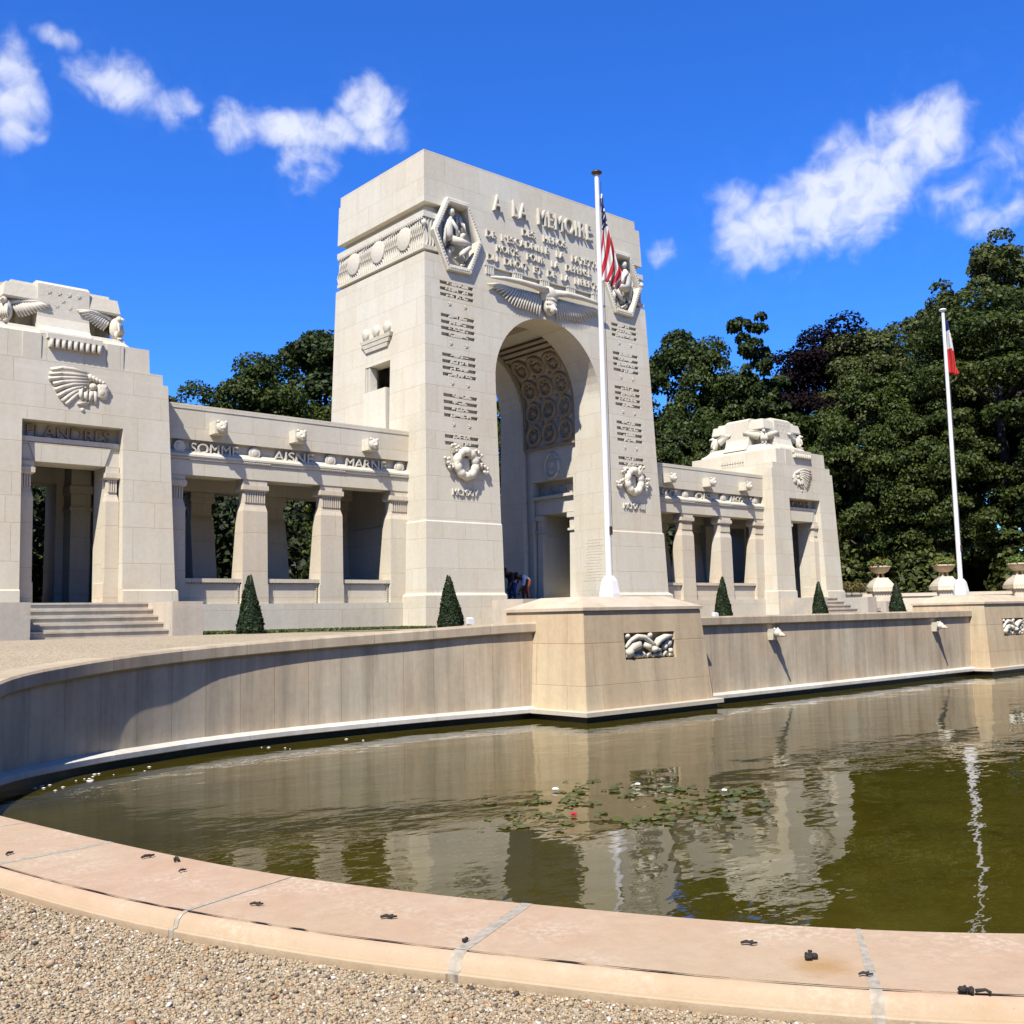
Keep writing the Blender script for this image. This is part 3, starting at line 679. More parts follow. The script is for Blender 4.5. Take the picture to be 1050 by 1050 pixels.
def corner_eagle(dx, dy, sg):
    m = MB(); X, Y, Z = PC + dx*1.20, 2.8 + dy*1.20, 8.80
    def T(p): # local: a outward diagonal, b along, c up
        a, b, c = p; s2 = .7071
        return (X + dx*a*s2 - dy*b*s2*1.0, Y + dy*a*s2 + dx*b*s2, Z + c)
    rot = Matrix(((dx*.7071, -dy*.7071, 0), (dy*.7071, dx*.7071, 0), (0, 0, 1)))
    m.ell(T((.10, 0, .31)), (.15, .15, .27), rot, nu=12, nv=8); m.ell(T((.19, 0, .54)), (.085, .08, .085), rot); m.tube([T((.24, 0, .55)), T((.31, 0, .53)), T((.33, 0, .48))], [.045, .03, .01], 7)
    for q in range(6): m.tube([T((.22, -.10+q*.04, .42)), T((.26, -.12+q*.048, .22)), T((.22, -.12+q*.048, .12))], [.02, .03, .012], 6)
    for b in (-.07, .07):
        m.tube([T((.16, b, .22)), T((.17, b, .02))], [.06, .045]); m.ell(T((.23, b, .03)), (.08, .04, .03), rot)
    for face in (0, 1):     # wings spread back along the two faces
        def Q(a, o, c): return (X + dx*(.10 - a), 2.8 + dy*(1.20 + o), Z + c) if face == 0 else (PC + dx*(1.20 + o), Y + dy*(.10 - a), Z + c)
        n = 10
        for k in range(n):
            t = k/(n-1); r = (.16 + .52*t, .02 + .14*t, .54 + .05*t); e = (.34 + .62*t, .06 + .15*t, .22 + .32*t**1.4)
            m.tube([Q(*r), Q((r[0]+e[0])/2, (r[1]+e[1])/2 + .02, (r[2]+e[2])/2), Q(*e)], [.034, .044, .022], 6)
        m.tube([Q(.02, .0, .50), Q(.3, .06, .60), Q(.65, .14, .63), Q(.98, .19, .58)], [.06, .055, .045, .025], 8)
    return m.flip(sg)
def pavilion(sg):
    X = PC
    def lv(z, o=0): return (z, X-2.42+.036*(z-2.3)-o, X+2.42-.036*(z-2.3)+o, .39+BT*(z-2.3)-o, 5.2-BT*(z-2.3)+o)
    m = MB().rect_stack([lv(1.35, .05), lv(2.56, .05), lv(2.60, 0), lv(7.60, 0)])
    o = child('pavilion', m, None, MON); of = ORG[o.name]
    cs = [MB().box(X-1.13, X+1.13, -1, .90, 2.25, 6.42), MB().box(X-.80, X+.80, -1, 7, 2.25, 5.50), MB().box(X-1.75, X+1.75, 1.45, 4.25, 2.25, 5.9), MB().box(X+1.0, X+4, 1.75, 3.95, 2.25, 5.45)]
    boolean(o, cs)
    if sg > 0:
        o.data.transform(Matrix.Translation(Vector((of.x, of.y, of.z)))); o.data.transform(Matrix.Scale(-1, 4, (1, 0, 0))); o.data.flip_normals(); o.data.transform(Matrix.Translation(Vector((-of.x, -of.y, -of.z))))
    o.data.materials.clear(); o.data.materials.append(M['stone'])
    t = MB().rect_stack([(7.60, X-2.11, X+2.11, .57, 5.03), (7.86, X-2.10, X+2.10, .575, 5.02)]).rect_stack([(7.86, X-1.79, X+1.79, .60, 5.0), (8.45, X-1.77, X+1.77, .615, 4.98)])
    for q in (-1, 1): t.box(X+q*.94-.20, X+q*.94+.20, .585, .65, 7.865, 8.445)
    t.box(X-.62, X+.62, .50, .66, 8.36, 8.47)
    child('attic', t.flip(sg), 'stone', o)
    d = MB()
    for k in range(9):
        x = X-.54 + k*.135; d.box(x-.045, x+.045, .49, .62, 8.16, 8.36); d.ell((x, .49, 8.24), (.045, .04, .10), nu=8, nv=5)
    child('dentil_row', d.flip(sg), 'carve', o, ang=50)
    s2 = MB()
    for k in range(9):
        y = 2.8-.54+k*.135
        for z in (8.16, 8.02): s2.box(X+1.76, X+1.83, y-.04, y+.04, z-.10, z)
    child('dentil_row', s2.flip(sg), 'carve', o)
    child('altar_block', cap_block(sg), 'carve', o)
    for dx, dy in ((-1, -1), (1, -1), (1, 1), (-1, 1)): child('corner_eagle', corner_eagle(dx, dy, sg), 'carve', o, smooth=True)
    child('head_relief', headrelief(sg), 'carve', o, smooth=True)
    l = MB().box(X-1.13, X+1.13, .70, .91, 5.96, 6.07).box(X-1.13, X+1.13, .74, .91, 5.5, 5.96).frus((X-.78, X+.78, .70, .8), (X-.92, X+.92, .70, .8), 5.505, 5.93)
    child('door_lintel', l.flip(sg), 'stone', o)
    for q in (-1, 1):
        c = column_mb(X+q*.965, .66, hw=.165); child('jamb_column', c.flip(sg), 'base', o)
        c = column_mb(X+q*.965, 5.12, -1, hw=.165)
        child('inner_pier', MB().box(*sorted((X+q*1.0, X+q*1.5)), 3.7, 4.25, 2.25, 5.9).box(*sorted((X+q*.96, X+q*1.54)), 3.66, 4.28, 4.75, 4.85).box(*sorted((X+q*.96, X+q*1.54)), 3.66, 4.28, 5.2, 5.4).flip(sg), 'stone', o)
    t = add_text(MB(), 'FLANDRES' if sg < 0 else 'VOSGES', (-sg*X if sg > 0 else X, .90, 6.11), .37, .09, 1.88 if sg < 0 else 1.5, offset=0)
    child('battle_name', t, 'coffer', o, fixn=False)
    st = MB()
    for k in range(5): st.box(X-1.42+.001*k, X+1.62-.001*k, .42-.30*(5-k)-.03, .46, 1.35, 1.5 + .157*(k+1)-.04).box(X-1.42+.001*k, X+1.62-.001*k, .42-.30*(5-k)-.06, .46, 1.5 + .157*(k+1)-.04, 1.5 + .157*(k+1))
    child('stairs', st.flip(sg), 'stair', o)
    for a, b in ((X-2.07, X-1.38), (X+1.62, X+2.34)): child('stair_block', MB().box(a, b, -1.32, .46, 1.35, 2.27).flip(sg), 'block', o)
pavilion(-1); pavilion(1)

# ================================================================== POOL, TERRACE, GROUND
def catmull(P, n=8):
    P = [np.array(p, float) for p in P]; out = []
    for i in range(len(P)-1):
        p0 = P[max(i-1, 0)]; p1 = P[i]; p2 = P[i+1]; p3 = P[min(i+2, len(P)-1)]
        for k in range(n):
            t = k/n; out.append(.5*((2*p1) + (-p0+p2)*t + (2*p0-5*p1+4*p2-p3)*t*t + (-p0+3*p1-3*p2+p3)*t**3))
    out.append(P[-1]); return out
WZ = -0.10                                            # water level
# far wall, left curve (x, y, top z), from the left end to the first pedestal
WL = [(-20.28, -14.05, .31), (-20.36, -13.1, .58), (-20.08, -12.0, .92), (-19.36, -10.92, 1.17), (-18.30, -10.18, 1.29), (-17.2, -9.72, 1.37), (-16.0, -9.35, 1.43), (-14.5, -9.18, 1.49), (-12.2, -9.22, 1.57), (-10.6, -9.42, 1.635), (-9.4, -9.52, 1.66)]
WLc = catmull(WL, 8)
WM = [np.array((x, -10.38 + .0*x, 1.68)) for x in np.linspace(-7.2, 7.4, 40)]
WR = [np.array((-p[0], p[1], max(p[2], 1.2))) for p in WLc][::-1]
NEAR = [(-20.28, -14.05), (-20.26, -14.39), (-19.98, -16.2), (-19.68, -17.65), (-19.32, -18.72), (-18.97, -19.50), (-18.36, -20.66), (-17.66, -21.57), (-16.4, -22.75), (-14.5, -23.9), (-12, -24.7), (-7, -25.1), (0, -25.2), (7, -25.1), (12, -24.7), (14.5, -23.9), (17.66, -21.57), (19.68, -17.65), (20.28, -14.05)]
NEARc = catmull([(x, y, .22) for x, y in NEAR], 6)

def normals2d(P, closed=False):
    out = []
    for i in range(len(P)):
        a = P[max(i-1, 0)]; b = P[min(i+1, len(P)-1)]; d = np.array(b[:2]) - np.array(a[:2]); d /= np.linalg.norm(d) + 1e-9
        out.append(np.array((d[1], -d[0])))            # to the right of travel
    return out
def sweep(name, P, prof, mat, parent, uvs=1.0, flipn=1, caps=True):
    """sweep a profile [(offset to the right of travel, z relative/absolute fn)] along P; UV = (length, profile length)"""
    N = normals2d(P); vs = []; L = [0]
    for i in range(1, len(P)): L.append(L[-1] + float(np.linalg.norm(np.array(P[i][:2]) - np.array(P[i-1][:2]))))
    m = len(prof)
    for p, n in zip(P, N):
        for o, z in prof:
            zz = z(p[2]) if callable(z) else z
            vs.append((p[0] + n[0]*o*flipn, p[1] + n[1]*o*flipn, zz))
    fs = []; uv = []; pl = [0]
    p0 = [(o, z(1.6) if callable(z) else z) for o, z in prof]
    for i in range(1, m): pl.append(pl[-1] + math.hypot(p0[i][0]-p0[i-1][0], p0[i][1]-p0[i-1][1]))
    for i in range(len(P)-1):
        for k in range(m-1):
            fs.append((i*m+k, (i+1)*m+k, (i+1)*m+k+1, i*m+k+1)); uv += [(L[i], pl[k]), (L[i+1], pl[k]), (L[i+1], pl[k+1]), (L[i], pl[k+1])]
    if caps:
        for i in (0, len(P)-1):
            f = tuple(i*m+k for k in range(m)); fs.append(f if i else f[::-1]); uv += [(L[i], pl[k]) for k in range(m)]
    off = ORG.get(parent.name) if parent is not None else Vector((0, 0, 0))
    me = bpy.data.meshes.new(name); me.from_pydata([(a-off.x, b-off.y, c-off.z) for a, b, c in vs], [], fs)
    ul = me.uv_layers.new(name='UVMap'); ul.data.foreach_set('uv', [c for q in uv for c in q])
    bm = bmesh.new(); bm.from_mesh(me); bmesh.ops.recalc_face_normals(bm, faces=bm.faces); bm.to_mesh(me); bm.free()
    o = link(name, me, mat, parent, ang=35)
    if parent is not None: ORG[o.name] = off
    return o

def pool_wall(label, P):
    t = thing('pool_wall', label, 'retaining wall', (float(P[len(P)//2][0]), float(P[len(P)//2][1]), WZ))
    sweep('wall_face', P, [(0, WZ-.8), (0, lambda z: z-.185), (-.42, lambda z: z-.185), (-.42, WZ-.8)], 'wall', t)
    sweep('wall_coping', P, [(.06, lambda z: z-.19), (.078, lambda z: z-.17), (.078, lambda z: z-.03), (.055, lambda z: z), (-.44, lambda z: z), (-.44, lambda z: z-.19)], 'cap', t)
    sweep('wall_ledge', P, [(.0, WZ+.105), (.15, WZ+.105), (.16, WZ+.115), (.16, WZ+.18), (.145, WZ+.19), (0.0, WZ+.22)], 'ledge', t)
    sweep('wet_footing', P, [(.0, WZ-.5), (.05, WZ-.5), (.05, WZ+.104), (.0, WZ+.104)], 'algae', t)
    return t
# travel so that the pool lies to the right: left wall is travelled towards +x
wall_l = pool_wall('curved pale stone pool wall left of the flagpole pedestal, half of it in deep shade', WLc)
wall_m = pool_wall('straight stone pool wall with two water spouts between the two flagpole pedestals', WM)
wall_r = pool_wall('far stone pool wall running on to the right of the small flag pedestal', WR)

# flagpole pedestals
def pedestal(xc, label):
    t = thing('flag_pedestal', label, 'pedestal', (xc, -9.6, WZ))
    X0, X1, Y0, Y1 = xc-1.90, xc+1.62, -10.92, -8.62
    b = MB().rect_stack([(WZ-.8, X0, X1, Y0, Y1), (WZ+.12, X0, X1, Y0, Y1), (1.84, X0+.10, X1-.17, Y0+.12, Y1-.1)])
    o = child('pedestal_body', b, None, t); of = ORG[o.name]
    c = MB().box(xc-.80, xc+.62, Y0-1, Y0+.22, .93, 1.42);
    boolean(o, [c]); o.data.materials.clear(); o.data.materials.append(M['ped'])
    s = MB().rect_stack([(1.84, X0+.06, X1-.13, Y0+.08, Y1-.06), (1.895, X0+.06, X1-.13, Y0+.08, Y1-.06), (2.10, X0+.55, X1-.62, Y0+.62, Y1-.6)])
    child('pedestal_slab', s, 'slab', t)
    l = MB().rect_stack([(WZ+.107, X0-.15, X1+.13, Y0-.15, Y1-.2), (WZ+.18, X0-.15, X1+.13, Y0-.15, Y1-.2), (WZ+.192, X0-.135, X1+.115, Y0-.135, Y1-.2)])
    child('wet_footing', MB().box(X0-.05, X1+.04, Y0-.05, Y1-.2, WZ-.5, WZ+.106), 'algae', t)
    lo = child('pedestal_ledge', l, 'ledge', t)
    # relief: a winged creature over rolling waves
    r = MB(); yb = Y0 + .19; Z = lambda v: .94 + v*.47; Xf = lambda u: xc-.79 + u*1.40
    def st(pts, rad, dep=.05): r.tube([(Xf(u), yb-dep, Z(v)) for u, v in pts], rad, 8)
    st([(.02, .45), (.12, .72), (.25, .86), (.40, .82), (.52, .60), (.60, .45)], [.03, .04, .05, .05, .05, .05], .10)
    st([(.60, .45), (.68, .68), (.80, .80), (.96, .84)], [.06, .07, .06, .03], .10)
    st([(.05, .30), (.16, .45), (.28, .52), (.30, .40)], [.06, .09, .09, .05], .09); r.ell((Xf(.09), yb-.1, Z(.28)), (.10, .09, .09))
    st([(.38, .55), (.48, .45), (.54, .30)], [.05, .06, .05], .09); r.ell((Xf(.57), yb-.11, Z(.34)), (.10, .09, .06)); st([(.62, .36), (.72, .30)], [.05, .025], .1)
    for u, v, q in ((.08, .90, .06), (.52, .90, .07), (.90, .55, .09), (.82, .42, .08), (.93, .25, .07)): r.ell((Xf(u), yb-.06, Z(v)), (q, .07, q*.8))
    for k in range(9):
        u = .06 + k*.11; st([(u-.05, .06), (u, .17 + .05*sin(k*2.1)), (u+.05, .08)], [.035, .045, .03], .06)
    child('wave_relief', r, 'carve', t, smooth=True)
    return t
pedestal(-7.98, 'big stone pedestal with a carved wave relief, standing in the pool under the American flag')
pedestal(7.66, 'stone pedestal with a small carved relief at the right edge, under the French flag')

# water spouts on the middle wall
for x, lb in ((-3.62, 'stone animal-head water spout on the pool wall just right of the big pedestal'), (3.72, 'stone animal-head water spout on the pool wall, the one nearer the French flag')):
    t = thing('water_spout', lb, 'spout', (x, -10.38, 1.3), 'water spouts on the pool wall')
    b = MB().rect_stack([(1.14, x-.07, x+.07, -10.50, -10.34), (1.38, x-.10, x+.10, -10.56, -10.34)])
    b.ell((x, -10.58, 1.29), (.09, .10, .09)); b.ell((x, -10.67, 1.25), (.055, .07, .055))
    for q in (-.06, .06): b.ell((x+q, -10.55, 1.37), (.024, .03, .035))
    child('animal_head', b, 'carve', t, ang=50)
    child('spout_pipe', MB().tube([(x, -10.67, 1.245), (x, -10.78, 1.23)], .03, 10), 'slab', t)

# near coping, stone by stone with mortar joints
def near_coping():
    t = thing('pool_coping', 'low pink stone kerb curving round the near edge of the pool', 'coping', (-19.3, -19.5, .1))
    P = NEARc; L = [0]
    for i in range(1, len(P)): L.append(L[-1] + float(np.hypot(P[i][0]-P[i-1][0], P[i][1]-P[i-1][1])))
    L = np.array(L); PX = np.array([p[0] for p in P]); PY = np.array([p[1] for p in P])
    def at(s): return np.array((np.interp(s, L, PX), np.interp(s, L, PY), .22))
    def seg(a, b):
        n = max(3, int((b-a)/.10)); return [at(a + (b-a)*k/n) for k in range(n+1)]
    # find the arc lengths of the joints seen in the photograph
    def near(x, y): return float(L[np.argmin((PX-x)**2 + (PY-y)**2)])
    cuts = [0.0, .9, near(-20.0, -16.3), near(-19.58, -17.95), near(-18.95, -19.55), near(-18.08, -20.98), near(-18.08, -20.98)+1.4]
    s = cuts[-1]
    while s < L[-1] - 2.6: s += 2.2; cuts.append(s)
    cuts.append(float(L[-1]))
    W0 = .83
    prof = [(.0, -.5), (.0, .195), (-.025, .22), (-W0, .222), (-W0-.002, .200), (-W0-.020, .200), (-W0-.023, .219), (-W0-.05, .213), (-W0-.075, .192), (-W0-.085, .160), (-W0-.088, .153), (-W0-.112, .151), (-W0-.118, .144), (-W0-.118, -.1)]
    # soil in the open seam along the outer edge, broken and of uneven width
    rr = random.Random(4); m = MB(); sA = 0.2
    while sA < cuts[6] + 1.5:
        ln = rr.uniform(.12, .9); pts = seg(sA, sA + ln); Ns = normals2d(pts); q = len(pts)
        rows = [[], []]
        for k, (p, n_) in enumerate(zip(pts, Ns)):
            e = min(1, 4*k/q, 4*(q-1-k)/q); w = (.002 + .0065*rr.random()**1.5)*e
            for j, o in enumerate((W0 + .011 - w - .001, W0 + .011 + w)): rows[j].append((p[0] + n_[0]*o*1, p[1] + n_[1]*o*1, .2232 if rr.random() < .8 else .222))
        m.add(rows[0] + rows[1], [(k, k+1, q+k+1, q+k) for k in range(q-1)]); sA += ln + rr.uniform(-.02, .10)
    child('seam_soil', m, 'soil', t, fixn=False)
    for i, (a, b) in enumerate(zip(cuts[:-1], cuts[1:])):
        g = .007
        sweep('coping_stone', seg(a+g, b-g), prof, 'coping', t, flipn=-1)
        if i:
            w = {4: .032, 2: .03, 5: .011, 3: .004}.get(i, .010)
            sweep('mortar_joint', seg(a-w, a+w), [(o, z+.0025 if z > .1 else z) if not (-W0-.021 < o < -W0-.001) else (o, .2225) for o, z in prof], 'mortar', t, flipn=-1)
    return at, near
cop_at, cop_near = near_coping()

# water: one sheet inside the pool
loop = [tuple(p[:2]) for p in NEARc] + [(-x, y) for x, y, z in [tuple(p) for p in WLc]][1:] + [(7.4, -10.2), (-7.2, -10.2)] + [tuple(p[:2]) for p in WLc][::-1][:-1]
bm = bmesh.new(); vs = [bm.verts.new((x, y, WZ)) for x, y in loop]; bm.faces.new(vs); bmesh.ops.triangulate(bm, faces=bm.faces)
bmesh.ops.recalc_face_normals(bm, faces=bm.faces)
me = bpy.data.meshes.new('water'); bm.to_mesh(me); bm.free()
if me.polygons[0].normal.z < 0: me.flip_normals()
struct(link('water', me, 'water'))

# ground: terrace and gravel outside the pool, out to the horizon, as one sheet of rings
bound = [(p[0], p[1], p[2]) for p in NEARc[::-1]]            # right end .. left end along the near side
bound += [tuple(p) for p in WLc[1:]] + [tuple(p) for p in WM] + [tuple(p) for p in WR[:-1]]
bound = [np.array(p, float) for p in bound]; nb = len(bound)
rings = []
cen = np.array((0, -16.0))
for d in (0.40, 0.9, 1.6, 2.6, 4.0, 6.0, 9.0, 14, 24, 45, 100, 700):
    rg = []
    for i, p in enumerate(bound):
        a = bound[(i-2) % nb]; b = bound[(i+2) % nb]; tng = (b - a)[:2]; tng /= np.linalg.norm(tng); n = np.array((-tng[1], tng[0]))
        if np.dot(n, p[:2] - cen) < 0: n = -n
        rad = (p[:2] - cen); rad /= np.linalg.norm(rad); w = min(1, d/20); n = n*(1-w) + rad*w; n /= np.linalg.norm(n)
        near_side = i < len(NEARc)
        q = p[:2] + n*d
        if near_side: z = .108 + (max(0, (p[1]+16.2)/2.15)**1.5*.17 if p[0] < 0 and p[1] > -16.2 else 0)
        else: z = p[2] - .03 if p[2] < 1.5 else 1.5
        # rise from the kerb level to the building's terrace
        tt = max(0.0, min(1.0, (d-.4)/6.0)); tt = tt*tt*(3-2*tt)
        far = 1.5 if q[1] > -9 else (.108 if q[1] < -17 else .108 + (q[1]+17)/8*1.392)
        if near_side: z = z + (far - z)*tt*(1 if q[1] > -17 else 0)
        else: z = z + (far - z)*tt
        rg.append((q[0], q[1], z))
    rings.append(rg)
vs = [p for r in rings for p in r]; fs = []
for k in range(len(rings)-1):
    for i in range(nb):
        j = (i+1) % nb; fs.append((k*nb+i, k*nb+j, (k+1)*nb+j, (k+1)*nb+i))
me = bpy.data.meshes.new('ground'); me.from_pydata(vs, [], fs)
if sum(p.normal.z for p in me.polygons) < 0: me.flip_normals()
struct(link('ground', me, 'gravel', smooth=True))

# loose pebbles of the foreground gravel
def pebbles():
    ico = bmesh.new(); bmesh.ops.create_icosphere(ico, subdivisions=1, radius=1); V = np.array([v.co[:] for v in ico.verts]); Fc = np.array([[v.index for v in f.verts] for f in ico.faces]); ico.free()
    cam = np.array((-22.79, -23.79)); pts = []
    PX = np.array([p[0] for p in NEARc]); PY = np.array([p[1] for p in NEARc])
    N = normals2d(NEARc)
    NX = np.array([n[0] for n in N]); NY = np.array([n[1] for n in N])
    n = 420000
    c = np.stack([RNG.uniform(-24.6, -18.2, n), RNG.uniform(-23.2, -14.0, n)], 1)
    d2 = (c[:, :1]-PX)**2 + (c[:, 1:]-PY)**2; k = d2.argmin(1)
    out = ((c[:, 0]-PX[k])*NX[k] + (c[:, 1]-PY[k])*NY[k])
    dist = np.hypot(c[:, 0]-cam[0], c[:, 1]-cam[1])
    ang = np.degrees(np.arctan2(c[:, 1]-cam[1], c[:, 0]-cam[0]))        # heading of the view is about 41 deg
    keep = (out > .955) & (dist > 2.6) & (dist < 9.5) & (ang > 0) & (ang < 112)
    dens = np.clip(1.25 - dist/11.0, .25, 1)*np.clip((112-ang)/40, 0, 1)*np.clip((9.5-dist)/3, 0, 1); keep &= RNG.random(n) < dens
    c = c[keep]; dist = dist[keep]; out = out[keep]; n = len(c)
    r = RNG.lognormal(math.log(.0056), .36, n) * np.clip(.8 + dist*.045, 1, 1.3)
    sc = np.stack([r*RNG.uniform(.8, 1.5, n), r*RNG.uniform(.7, 1.1, n), r*RNG.uniform(.5, .85, n)], 1)
    a = RNG.uniform(0, 2*PI, n); tl = RNG.uniform(-.5, .5, n)
    P = V[None]*sc[:, None, :]*RNG.uniform(.82, 1.18, (n, len(V), 1))
    x = P[..., 0]*np.cos(tl)[:, None] - P[..., 2]*np.sin(tl)[:, None]; z = P[..., 0]*np.sin(tl)[:, None] + P[..., 2]*np.cos(tl)[:, None]; y = P[..., 1]
    X = x*np.cos(a)[:, None] - y*np.sin(a)[:, None] + c[:, :1]; Y = x*np.sin(a)[:, None] + y*np.cos(a)[:, None] + c[:, 1:]
    Z = z + .108 + (sc[:, 2]*RNG.uniform(.2, 1.15, n))[:, None]
    co = np.stack([X, Y, Z], -1).reshape(-1, 3); F = (Fc[None] + (np.arange(n)*len(V))[:, None, None]).reshape(-1, 3)
    me = fast_mesh('gravel_stones', co, F); o = link('gravel_stones', me, 'pebble')
    struct(o, 'stuff'); o['label'] = 'loose multicoloured gravel stones in front of the pink kerb'; o['category'] = 'gravel'
def fast_mesh(name, co, F):
    me = bpy.data.meshes.new(name); k = F.shape[1]
    me.vertices.add(len(co)); me.vertices.foreach_set('co', co.astype(np.float32).ravel())
    me.loops.add(F.size); me.loops.foreach_set('vertex_index', F.astype(np.int32).ravel())
    me.polygons.add(len(F)); me.polygons.foreach_set('loop_start', np.arange(0, F.size, k, dtype=np.int32))
    me.update(calc_edges=True); me.validate(); return me
pebbles()

# dry debris lying on the kerb
def debris(x, y, kind, rot, label, sc=1.0):
    m = MB(); rr = random.Random(int(abs(x*1000)+abs(y*771)))
    z = .224
    if kind == 'twig':
        pts = [(-.05*sc, 0, .010), (-.015*sc, .010, .014), (.02*sc, -.003, .012), (.055*sc, .009, .010)]
        m.tube(pts, [.008*sc, .011*sc, .009*sc, .006*sc], 7); m.tube([(.0, .004, .012), (.028*sc, .028*sc, .016)], [.006, .003], 6)
    else:
        for k in range(7):
            m.ell((rr.uniform(-.04, .04)*sc, rr.uniform(-.022, .022)*sc, .013), (rr.uniform(.014, .026)*sc, rr.uniform(.009, .016)*sc, rr.uniform(.008, .015)), Matrix.Rotation(rr.uniform(0, 3), 3, 'Z'), nu=7, nv=5)
        m.tube([(.03*sc, .0, .012), (.075*sc, .018*sc, .018), (.10*sc, .012*sc, .010)], [.008, .006, .007], 6)
    o = mesh_obj('dry_twig' if kind == 'twig' else 'dry_leaf', m, 'dark', smooth=True); o.location = (x, y, z); o.rotation_euler = (0, 0, rot)
    tag(o, label, 'twig' if kind == 'twig' else 'dead leaf', 'dry debris on the kerb'); return o
for a in ((-20.65, -16.11, 'twig', .7, 'small dry twig at the left end of the pink kerb', .8), (-20.02, -16.91, 'twig', .1, 'thick dry twig near the water, leftmost of the three beside the grey mortar patch', .9),
          (-19.93, -17.15, 'leaf', 1.0, 'curled dead leaf close to the water edge of the kerb, middle of three', .6), (-20.02, -17.46, 'twig', .3, 'thin dry twig on the kerb, rightmost of the three beside the grey mortar patch', .6),
          (-20.06, -18.50, 'twig', -.8, 'short dark twig on the kerb above its worn outer edge', .7), (-19.69, -19.22, 'twig', -.75, 'dark twig on the pale worn patch of the kerb', .8), (-19.66, -19.81, 'leaf', .2, 'tiny dark leaf scrap left of the wide mortar joint', .28),
          (-18.75, -20.77, 'twig', -.9, 'dark twig on the kerb right of the wide mortar joint', .7), (-18.73, -21.08, 'leaf', .4, 'clump of dead leaves on an orange stain of the kerb', .85), (-18.75, -21.36, 'twig', -.9, 'thin twig beside the right-hand mortar joint', .55),
          (-18.63, -21.74, 'leaf', -1.3, 'largest clump of dead leaves at the right end of the kerb', .8)):
    debris(a[0], a[1], a[2], a[3], a[4], a[5])

# ---- flagpoles and flags
def flagpole(x, y, z0, z1, label):
    t = thing('flagpole', label, 'flagpole', (x, y, z0), 'flagpoles on the pool pedestals')
    r = .072
    child('pole', MB().tube([(x, y, z0+.3), (x, y, z0+2.5), (x, y, z1)], [r, r*.93, r*.66], 16), 'white', t, ang=60)
    q = lambda z, h: [(x-h, y-h*.55, z), (x-h*.55, y-h, z), (x+h*.55, y-h, z), (x+h, y-h*.55, z), (x+h, y+h*.55, z), (x+h*.55, y+h, z), (x-h*.55, y+h, z), (x-h, y+h*.55, z)]
    child('pole_base', MB().loft([q(z0-.06, .19), q(z0+.06, .19), q(z0+.32, .145), q(z0+.42, .085)]), 'white', t)
    child('finial', MB().lathe([(.0, .0), (.045, .0), (.09, .025), (.115, .045), (.115, .06), (.08, .09), (.0, .105)], (x, y, z1-.01)), 'bronze' if x < 0 else 'white', t, smooth=True)
    child('cleat', MB().box(x-.02, x+.02, y-.115, y-.06, z0+1.25, z0+1.42).tube([(x+.075, y-.06, z0+1.3), (x+.06, y-.05, z1-.15)], .006, 5), 'bronze', t)
    return t
PX1, PY1, PX2, PY2 = -7.56, -9.35, 7.62, -9.35
flagpole(PX1, PY1, 2.12, 10.98, 'tall white flagpole carrying the American flag in front of the arch'); flagpole(PX2, PY2, 2.18, 10.80, 'tall white flagpole carrying the French flag in front of the trees')
def hung_flag(name, x, y, ztop, H, wfun, mat, label, us):
    nu, nv = 26, 60; vs = []; uv = []; fs = []
    vx = np.array((.66, .75))
    px = np.array((.75, -.66))
    for j in range(nv+1):
        t = j/nv; w = wfun(t)
        for i in range(nu+1):
            s = i/nu
            fold = sin(s*PI*(5.0 + 1.2*t) + 1.1*t*3) * (.075 + .05*t) * (0.35 + s) ; out = .055 + w*s + .02*sin(s*9 + t*5)
            d = px*out + vx*fold
            z = ztop - H*t - (.22*s*s*H*.35 if us else .10*s*H*.3) * (1 if t > .02 else t*50) - .03*sin(s*7+t*3)
            vs.append((x + d[0], y + d[1], z))
            if us: u = .97*t + .10*s; v = 1.0 - (.55*t + .42*s)
            else: u = t*1.02 - .02*s; v = 1 - s
            uv.append((u, v))
    for j in range(nv):
        for i in range(nu):
            a = j*(nu+1)+i; fs.append((a, a+1, a+nu+2, a+nu+1))
    me = bpy.data.meshes.new(name); me.from_pydata(vs, [], fs); ul = me.uv_layers.new(name='UVMap')
    ul.data.foreach_set('uv', [c for f in fs for k in f for c in uv[k]])
    o = link(name, me, mat, smooth=True); md = o.modifiers.new('t', 'SOLIDIFY'); md.thickness = .006
    tag(o, label, 'flag'); return o
hung_flag('american_flag', PX1, PY1, 10.50, 1.85, lambda t: .05 + .42*min(1, t*1.15)**1.2 * (1 if t < .82 else 1 - (t-.82)*1.8), 'flag_us', 'American flag with stars and red and white stripes hanging limp from the taller-looking pole', True)
hung_flag('french_flag', PX2, PY2, 10.48, 1.62, lambda t: .05 + .20*min(1, t*1.2), 'flag_fr', 'blue, white and red French flag hanging limp from the pole before the dark trees', False)

